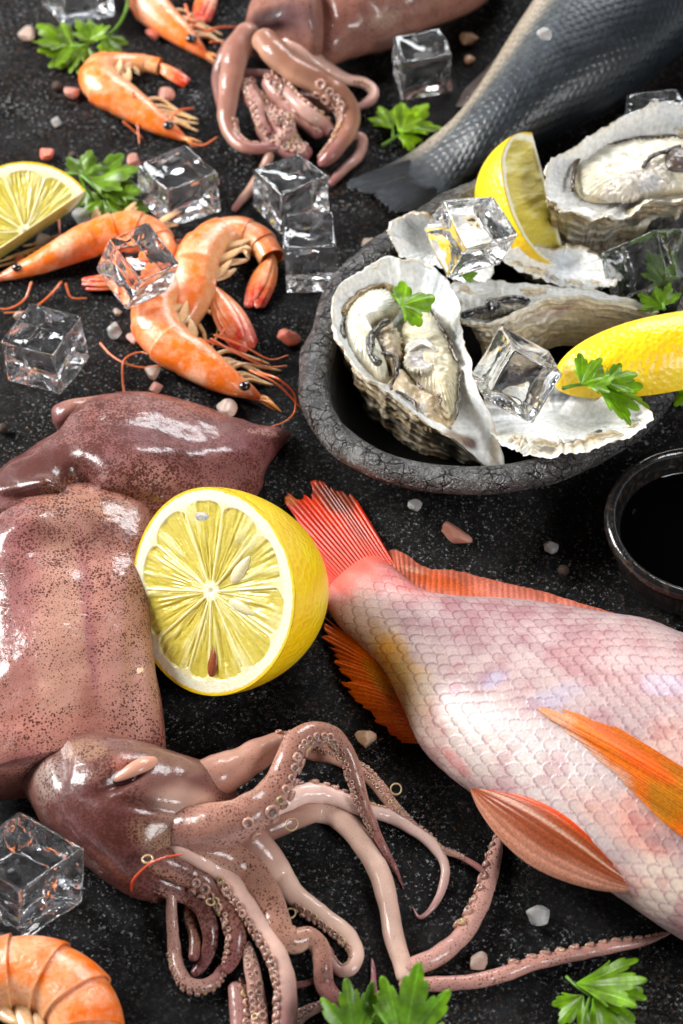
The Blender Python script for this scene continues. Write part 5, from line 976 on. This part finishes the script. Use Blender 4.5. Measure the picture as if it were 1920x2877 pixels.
ice('ice cube at the upper left above the parsley sprig', [(110, -80), (250, -110), (320, -45), (178, -12)], 19.5, (5, 90), 0.4, 201)
ice('ice cube standing alone between the smaller squid and the grey fish', [(1104, 103), (1236, 78), (1272, 152), (1128, 180)], 22, (0, 105), 0.4, 202)
ice('ice cube touching the parsley, above the pair of curled shrimps', [(385, 460), (527, 403), (612, 485), (468, 532)], 21, (8, 108), 0.4, 203)
ice('ice cube against the loop of the smaller squid arms', [(712, 474), (840, 430), (925, 493), (789, 551)], 21, (0, 106), 0.4, 204)
ice('upright ice cube beside the tail of the curled shrimp, left of the bowl', [(795, 604), (937, 592), (946, 690), (797, 702)], 23, (8, 124), 0.4, 205)
ice('ice cube tilted on top of a shrimp body', [(306, 670), (416, 621), (506, 742), (395, 790)], (38, 38, 33, 33), (-38, 82), (20, 20, 15, 15), 206)
ice('large ice cube alone at the left edge above the squid fin', [(86, 851), (228, 890), (150, 996), (0, 958)], 21, (24, 113), 0.4, 207)
ice('ice cube leaning on the back left shell beside the tall lemon wedge', [(1246, 562), (1385, 548), (1457, 662), (1312, 700)], (53, 53, 50, 50), (-56, 82), (39, 39, 35, 35), 208)
ice_cam('ice cube in the middle of the bowl on the front shell', (1446, 982), ((-27, -80, 142), (141, 68, 42), (-84, 140, 48)), 24, 209)
ice_cam('dark looking ice cube at the right edge of the bowl', (1838, 646), ((-144, 56, 85), (39, 139, 5), (112, -24, 115)), 12, 210)
ice('biggest ice cube, at the lower left edge above the corner shrimp', [(55, 2282), (240, 2378), (62, 2500), (-110, 2400)], 24, (-8, 156), 0.5, 211)
ice('ice cube mostly hidden behind the upper right oyster', [(1765, 262), (1900, 250), (1930, 300), (1765, 330)], 20, (-10, 95), 0.5, 212)
# ------------------------------------------------------------------ parsley
def leaf_mat():
    m, nt, bs = newmat('parsley_leaf'); co = coords(nt); c = vcol(nt, 0.85, 1.08)
    c = mixc(nt, 1.0, c, ramp(nt, noise(nt, co, 0.3, 4), [(0.3, (0.55,)*3), (0.7, (1.25,)*3)]), 'MULTIPLY'); L(nt, c, bs.inputs['Base Color'])
    bs.inputs['Roughness'].default_value = 0.42; bs.inputs['Coat Weight'].default_value = 0.25; bs.inputs['Coat Roughness'].default_value = 0.25
    tr = N(nt, 'ShaderNodeBsdfTranslucent'); L(nt, mixc(nt, 1.0, c, (0.9, 1.4, 0.2), 'MULTIPLY'), tr.inputs[0]); mx = N(nt, 'ShaderNodeMixShader'); mx.inputs[0].default_value = 0.35
    out = nt.nodes['Material Output']; L(nt, bs.outputs[0], mx.inputs[1]); L(nt, tr.outputs[0], mx.inputs[2]); L(nt, mx.outputs[0], out.inputs[0])
    bump(nt, bs, noise(nt, co, 0.8, 3), 0.25, 0.6); return m
leafm = leaf_mat()
def leaf(parent, b, t, z0, z1, spread=1.0, seed=1, col=(0.126, 0.240, 0.007), cup=1.0):
    """one three-lobed toothed leaflet from base px b to tip px t"""
    p0, p1 = P(b[0], b[1], z0), P(t[0], t[1], z1); ax = p1-p0; Ln = np.linalg.norm(ax); ax = ax/Ln; sd = nrm(np.cross([0, 0, 1], ax)[None])[0]; up = np.cross(ax, sd); up = up*np.sign(up[2]+1e-9)
    rng = random.Random(seed); na, nr = 240, 26; ph = np.linspace(-1, 1, na); mx_ = R(78)*spread
    r = np.full(na, 0.38)
    for k, (c_, w_, h_) in enumerate([(0, 0.36, 1.0), (-0.56, 0.34, 0.86), (0.56, 0.34, 0.86), (-0.95, 0.2, 0.55), (0.95, 0.2, 0.55)]):
        c_ += rng.uniform(-0.04, 0.04); h_ *= rng.uniform(0.9, 1.06); d = np.abs(ph-c_)/w_
        base = h_*np.sqrt(np.clip(1-d**2, 0, 1))**0.9
        tooth = 0
        for q, tq in ((-0.62, 0.80), (0, 1.0), (0.62, 0.80)): tooth = np.maximum(tooth, (tq)*np.clip(1-((ph-c_)/w_-q)**2/0.16, 0, 1)**0.42)
        r = np.maximum(r, base*0.66+0.36*h_*tooth*(d < 1.0))
    r = r/r.max(); f = np.linspace(0.02, 1, nr)**0.9; PHI = (ph*mx_)[:, None]*np.ones((1, nr)); RR = r[:, None]*f[None]
    X = RR*np.cos(PHI*(0.75+0.25*RR)); Y = RR*np.sin(PHI*(0.75+0.25*RR))
    vein = np.minimum.reduce([np.abs(ph-c_)[:, None]*(0.15+RR) for c_ in (0, -0.52, 0.52, -0.92, 0.92)])
    Z = cup*(0.05*np.cos(PHI*7)*RR+0.05*vn(np.stack([X*3, Y*3, X*0+seed], -1), seed)-0.16*RR**2*rng.uniform(0.2, 1.2)+0.12*rng.uniform(-1, 1)*Y*np.abs(Y)*3)+0.10*np.minimum(vein, 0.1)
    V = p0+Ln*(X[..., None]*ax+Y[..., None]*sd+Z[..., None]*up); V[..., 2] = np.maximum(V[..., 2], 0.5)
    c = np.array(col)*np.ones(V.shape); c = mix(c, np.array(col)*1.9+0.03, sm(0.03, 0.0, vein)*0.55); c = c*(0.8+0.5*sm(-0.3, 0.4, fbm(V*0.15, 2, seed)))[..., None]
    V2 = V-up*0.28; VV = np.concatenate([V, V2[:, ::-1]], 1); cc = np.concatenate([c, c[:, ::-1]], 1)
    return mk('leaf', VV, gf(na, 2*nr, cv=True), leafm, parent, col=cc)
def sprig(label, stems, leaves, col=(0.126, 0.240, 0.007), seed=1, sr=5):
    b = leaves[0][0]; t = thing('parsley', label, 'parsley', P(b[0], b[1], leaves[0][2]*0), 'parsley sprigs')
    for p in stems: wire('stem', p, sr, leafm, t, n=40, nv=8, col=np.broadcast_to(np.array([0.14, 0.30, 0.03]), (320, 3)))
    for k, l in enumerate(leaves): leaf(t, l[0], l[1], l[2], l[3], l[4] if len(l) > 4 else 1.0, seed*10+k, col)
    return t
sprig('parsley sprig with a long curved stem at the top left, beside the upper ice cube', [[(362, -20, 12), (350, 40, 11), (315, 90, 9), (240, 125, 7), (200, 130, 5)], [(300, 92, 8), (250, 60, 8)]],
      [((205, 130), (105, 62), 5, 9, 0.9), ((230, 128), (106, 145), 4, 6, 0.8), ((240, 130), (135, 182), 5, 3, 0.9), ((245, 125), (222, 205), 6, 3, 0.8), ((265, 118), (212, 52), 8, 14, 0.8), ((295, 100), (338, 158), 9, 6, 0.9), ((250, 110), (310, 72), 10, 14, 0.8), ((200, 125), (160, 100), 8, 13, 0.9)], seed=1)
sprig('dark parsley sprig between the lemon wedge at the left and an ice cube', [[(180, 488, 4), (225, 492, 8), (260, 520, 8), (300, 560, 6)], [(225, 492, 8), (240, 530, 5), (255, 560, 4)]],
      [((232, 498), (258, 420), 8, 12, 1.25), ((240, 505), (392, 470), 7, 11, 0.9), ((262, 525), (395, 515), 6, 9, 0.7), ((298, 556), (418, 590), 6, 4, 1.0), ((290, 558), (262, 632), 5, 2, 0.9), ((330, 548), (405, 530), 7, 9, 0.8), ((248, 530), (252, 590), 5, 2, 0.8)], col=(0.088, 0.180, 0.007), seed=2)
sprig('small bright parsley sprig lying below the lone ice cube near the grey fish', [[(1072, 410, 2), (1105, 390, 3), (1125, 375, 4)], [(1105, 390, 3), (1105, 350, 4)]],
      [((1120, 375), (1203, 282), 5, 8, 0.75), ((1105, 360), (1062, 292), 4, 6, 0.8), ((1118, 380), (1190, 388), 4, 3, 0.9), ((1130, 362), (1185, 330), 5, 8, 0.7)], col=(0.212, 0.384, 0.012), seed=3)
sprig('single flat parsley leaf lying on the largest oyster', [[(1118, 866, 36), (1128, 862, 37)]], [((1124, 862), (1222, 832), 37.5, 38, 1.45)], col=(0.165, 0.336, 0.006), seed=4, sr=3)
sprig('parsley sprig at the right of the bowl, on the front shell below the lemon', [[(1578, 1092, 36), (1620, 1082, 38), (1690, 1080, 39)]],
      [((1632, 1082), (1690, 1003), 40, 44, 0.85), ((1690, 1076), (1790, 1042), 40, 42, 0.8), ((1680, 1086), (1826, 1150), 39, 35, 0.75), ((1650, 1085), (1730, 1060), 40, 43, 0.8)], col=(0.149, 0.324, 0.007), seed=5)
sprig('parsley sprig just entering at the right edge, above the sauce dish', [[(1960, 1090, 4), (1935, 1085, 5)]], [((1945, 1085), (1882, 1078), 5, 7, 0.9), ((1945, 1095), (1895, 1140), 5, 4, 0.9), ((1950, 1070), (1905, 1040), 5, 8, 0.8)], seed=6, col=(0.149, 0.300, 0.007))
sprig('parsley sprig behind and below the dark ice cube in the bowl', [[(1868, 872, 30), (1862, 850, 30)]], [((1864, 866), (1795, 822), 24, 26, 0.9), ((1864, 862), (1882, 795), 24, 28, 0.8), ((1885, 800), (1905, 655), 22, 30, 0.7), ((1880, 800), (1842, 730), 20, 24, 0.8)], seed=7, col=(0.103, 0.216, 0.007))
sprig('pale green parsley sprig standing at the bottom edge over the squid arms', [[(1040, 3020, 8), (1100, 2950, 12), (1130, 2900, 16)], [(1040, 3020, 8), (1000, 2960, 10), (990, 2920, 14)]],
      [((1000, 2945), (975, 2762), 14, 28, 0.62), ((1130, 2960), (1178, 2706), 16, 34, 0.6), ((1110, 2950), (1100, 2770), 14, 24, 0.5), ((975, 2950), (945, 2860), 10, 18, 0.7)], col=(0.15, 0.32, 0.02), seed=8)
sprig('broad parsley sprig at the bottom right corner, partly out of focus', [[(1590, 2742, 6), (1625, 2775, 8), (1660, 2800, 8)], [(1660, 2800, 8), (1640, 2860, 8), (1630, 2930, 6)]],
      [((1618, 2768), (1820, 2752), 10, 18, 0.55), ((1640, 2795), (1575, 2880), 8, 6, 0.9), ((1665, 2800), (1800, 2900), 9, 6, 1.0), ((1650, 2775), (1815, 2800), 9, 12, 0.6)], col=(0.142, 0.312, 0.009), seed=9)
sprig('tiny bit of parsley behind the largest oyster', [[(1290, 775, 32), (1300, 772, 33)]], [((1298, 775), (1342, 765), 33, 34, 1.0)], seed=10)

# ------------------------------------------------------------------ salt crystals and peppercorns
def salt_mat(name, col, tr, rough=0.35):
    m, nt, bs = newmat(name); co = coords(nt); bs.inputs['Base Color'].default_value = (*col, 1); bs.inputs['Roughness'].default_value = rough; bs.inputs['IOR'].default_value = 1.5
    bs.inputs['Transmission Weight'].default_value = tr; bs.inputs['Subsurface Weight'].default_value = 0.35; bs.inputs['Subsurface Radius'].default_value = (0.003, 0.0015, 0.001); bs.inputs['Subsurface Scale'].default_value = 1
    bump(nt, bs, noise(nt, co, 1.5, 4), 0.4, 0.7); return m
SM = dict(p=salt_mat('pink_salt', (0.92, 0.44, 0.34), 0.55), r=salt_mat('red_salt', (0.75, 0.22, 0.15), 0.2), c=salt_mat('clear_salt', (0.93, 0.90, 0.88), 0.75, 0.2), o=salt_mat('amber_salt', (0.85, 0.55, 0.36), 0.5, 0.2), a=salt_mat('peach_salt', (0.94, 0.70, 0.58), 0.65))
m, nt, bs = newmat('peppercorn'); bs.inputs['Base Color'].default_value = (0.05, 0.028, 0.016, 1); bs.inputs['Roughness'].default_value = 0.6; co = coords(nt); bump(nt, bs, noise(nt, co, 1.2, 4), 0.8, 1.0); SM['k'] = m
KN = dict(p='pink', r='deep pink', c='clear', o='amber', a='peach')
def crystal(px, py, r, k, where, z0=0.0, el=1.0, ang=0, seed=None):
    seed = seed or int(px*7+py); R_ = r*float(S(px, py, 0)); v = ball((0, 0, 0), 1.0, 22, 28); d = nrm(v)
    rng = random.Random(seed)
    if k != 'k':
        pl = [nrm(np.array([[rng.gauss(0, 1), rng.gauss(0, 1), rng.gauss(0, 1)]]))[0] for _ in range(13)]
        lim = np.full(d.shape[:-1], 1.25)
        for p_ in pl: dp = d@p_; h_ = rng.uniform(0.68, 0.95); lim = np.minimum(lim, np.where(dp > 0.05, h_/np.maximum(dp, 0.05), 9))
        v = d*(lim*(1+0.10*fbm(d*3+seed, 3, 1)))[..., None]
    else: v = d*(1+0.12*fbm(d*4+seed, 3, 1))[..., None]
    v = v*np.array([el, 1/el**0.5, 0.75 if k != 'k' else 1])*R_; a = R(ang); v = np.stack([v[..., 0]*math.cos(a)-v[..., 1]*math.sin(a), v[..., 0]*math.sin(a)+v[..., 1]*math.cos(a), v[..., 2]], -1)
    h_ = -v[..., 2].min(); v = v+P(px, py, z0+h_)
    o = mk('salt_crystal' if k != 'k' else 'peppercorn', v, gf(22, 28, cv=True), SM[k])
    if k == 'k': tag(o, 'dark peppercorn '+where, 'peppercorn', 'peppercorns')
    else: tag(o, KN[k]+' salt crystal '+where, 'salt crystal', 'salt crystals scattered on the stone')
for a in [(75, 97, 23, 'a', 'far upper left beside the parsley'), (202, 260, 20, 'p', 'below the top parsley, left of the lone shrimp'), (434, 90, 24, 'r', 'between the two upper shrimps'), (466, 267, 21, 'p', 'inside the curve of the lone shrimp'),
          (133, 434, 21, 'r', 'above the lemon wedge at the left edge'), (378, 452, 20, 'p', 'behind the ice cube and dark parsley'), (606, 512, 12, 'p', 'at the right foot of the ice cube by the parsley'), (1038, 686, 25, 'a', 'on the stone at the back left of the bowl'),
          (1317, 107, 22, 'o', 'right of the lone top ice cube, larger of the two'), (1322, 167, 13, 'o', 'right of the lone top ice cube, smaller of the two'), (1254, 28, 16, 'o', 'above the lone top ice cube'), (1340, 8, 16, 'a', 'at the top edge between squid and grey fish'),
          (397, 48, 13, 'o', 'at the top beside the parsley stem'), (380, 948, 20, 'p', 'touching the back of the largest shrimp'), (428, 1045, 22, 'a', 'below the largest shrimp, rounder half of a pair'), (438, 1090, 18, 'p', 'above the squid fin, lower of a joined pair'),
          (636, 1147, 26, 'a', 'between the largest shrimp and the squid fin tip'), (320, 928, 23, 'c', 'under the tilted ice cube, left of the largest shrimp'), (330, 877, 11, 'a', 'tiny, below the tilted ice cube'), (157, 340, 15, 'c', 'small white one on bare stone at the upper left'),
          (230, 607, 24, 'c', 'beside the dark parsley above a shrimp'), (124, 676, 25, 'c', 'between the left lemon wedge and a shrimp head'), (58, 728, 17, 'r', 'under the lemon wedge at the left edge'), (508, 683, 14, 'p', 'between the two shrimps behind the tilted ice'),
          (1545, 1537, 22, 'c', 'on bare stone above the red fish, near the sauce dish'), (1168, 1422, 20, 'c', 'at the front foot of the bowl'), (1513, 2572, 36, 'c', 'large, on bare stone below the red fish'), (1343, 2700, 27, 'a', 'between two squid tentacles at the lower right'),
          (1026, 2076, 27, 'o', 'round, between squid arm and red fish fin'), (52, 888, 14, 'a', 'behind the large left ice cube')]: crystal(*a)
crystal(810, 947, 25, 'r', 'flat, on the stone between the largest shrimp and the bowl', el=1.25, ang=5)
crystal(1278, 1500, 30, 'p', 'long thin one between the bowl and the red fish', el=1.5, ang=-38)
crystal(568, 1450, 14, 'c', 'stuck to the upper face of the cut lemon half', z0=52)
crystal(1529, 96, 18, 'c', 'like a drop on the side of the grey fish', z0=37)
crystal(394, 1886, 10, 'o', 'tiny, on the squid mantle', z0=24)
crystal(1583, 1603, 16, 'k', 'above the red fish back fin'); crystal(8, 1204, 15, 'k', 'at the left edge beside the squid fin'); crystal(160, 242, 14, 'k', 'beside the upper left pink salt'); crystal(205, 438, 13, 'k', 'above the dark parsley')
# loose threads and sucker rings
o = wire('antenna', [(370, 2520, 8), (372, 2480, 20), (410, 2435, 28), (460, 2410, 31), (516, 2400, 32)], 4, legm, n=70, col=np.broadcast_to(np.array([0.70, 0.09, 0.02]), (420, 3))); tag(o, 'loose red shrimp feeler lying across the base of the squid arms', 'feeler')
ringm, nt, bs, co = flesh('ring_cartilage', rough=0.25, sss=0.3, bsc=2, bh=0.05, coat=0.8)
for k, (px, py, r, z, w_) in enumerate([(1113, 2218, 15, 3, 'on the stone beside an upper squid arm'), (820, 2318, 17, 16, 'on the pale squid arm in the middle'), (815, 2568, 16, 4, 'on the stone among the lower squid arms'), (415, 2415, 14, 28, 'on the squid head beside the red feeler'), (592, 2535, 11, 12, 'between two dark squid arms')]):
    c = P(px, py, z); Rr = r*float(S(px, py)); a = np.linspace(0, 2*math.pi, 30, endpoint=False); tl = 0.5+0.3*math.sin(k)
    C = np.stack([c[0]+Rr*np.cos(a), c[1]+Rr*np.sin(a), c[2]+Rr*0.3*np.sin(a+k)+0.2], -1); b_ = np.linspace(0, 2*math.pi, 8, endpoint=False)
    on_ = np.stack([np.cos(a), np.sin(a), a*0], -1); V = C[:, None]+0.22*(on_[:, None]*np.cos(b_)[None, :, None]+np.array([0, 0, 1.6])*np.sin(b_)[None, :, None])
    o = mk('sucker_ring', V, gf(30, 8, cu=True, cv=True), ringm, col=np.broadcast_to(np.array([0.60, 0.44, 0.24]), V.shape)); tag(o, 'thin yellow sucker ring '+w_, 'sucker ring', 'loose sucker rings')
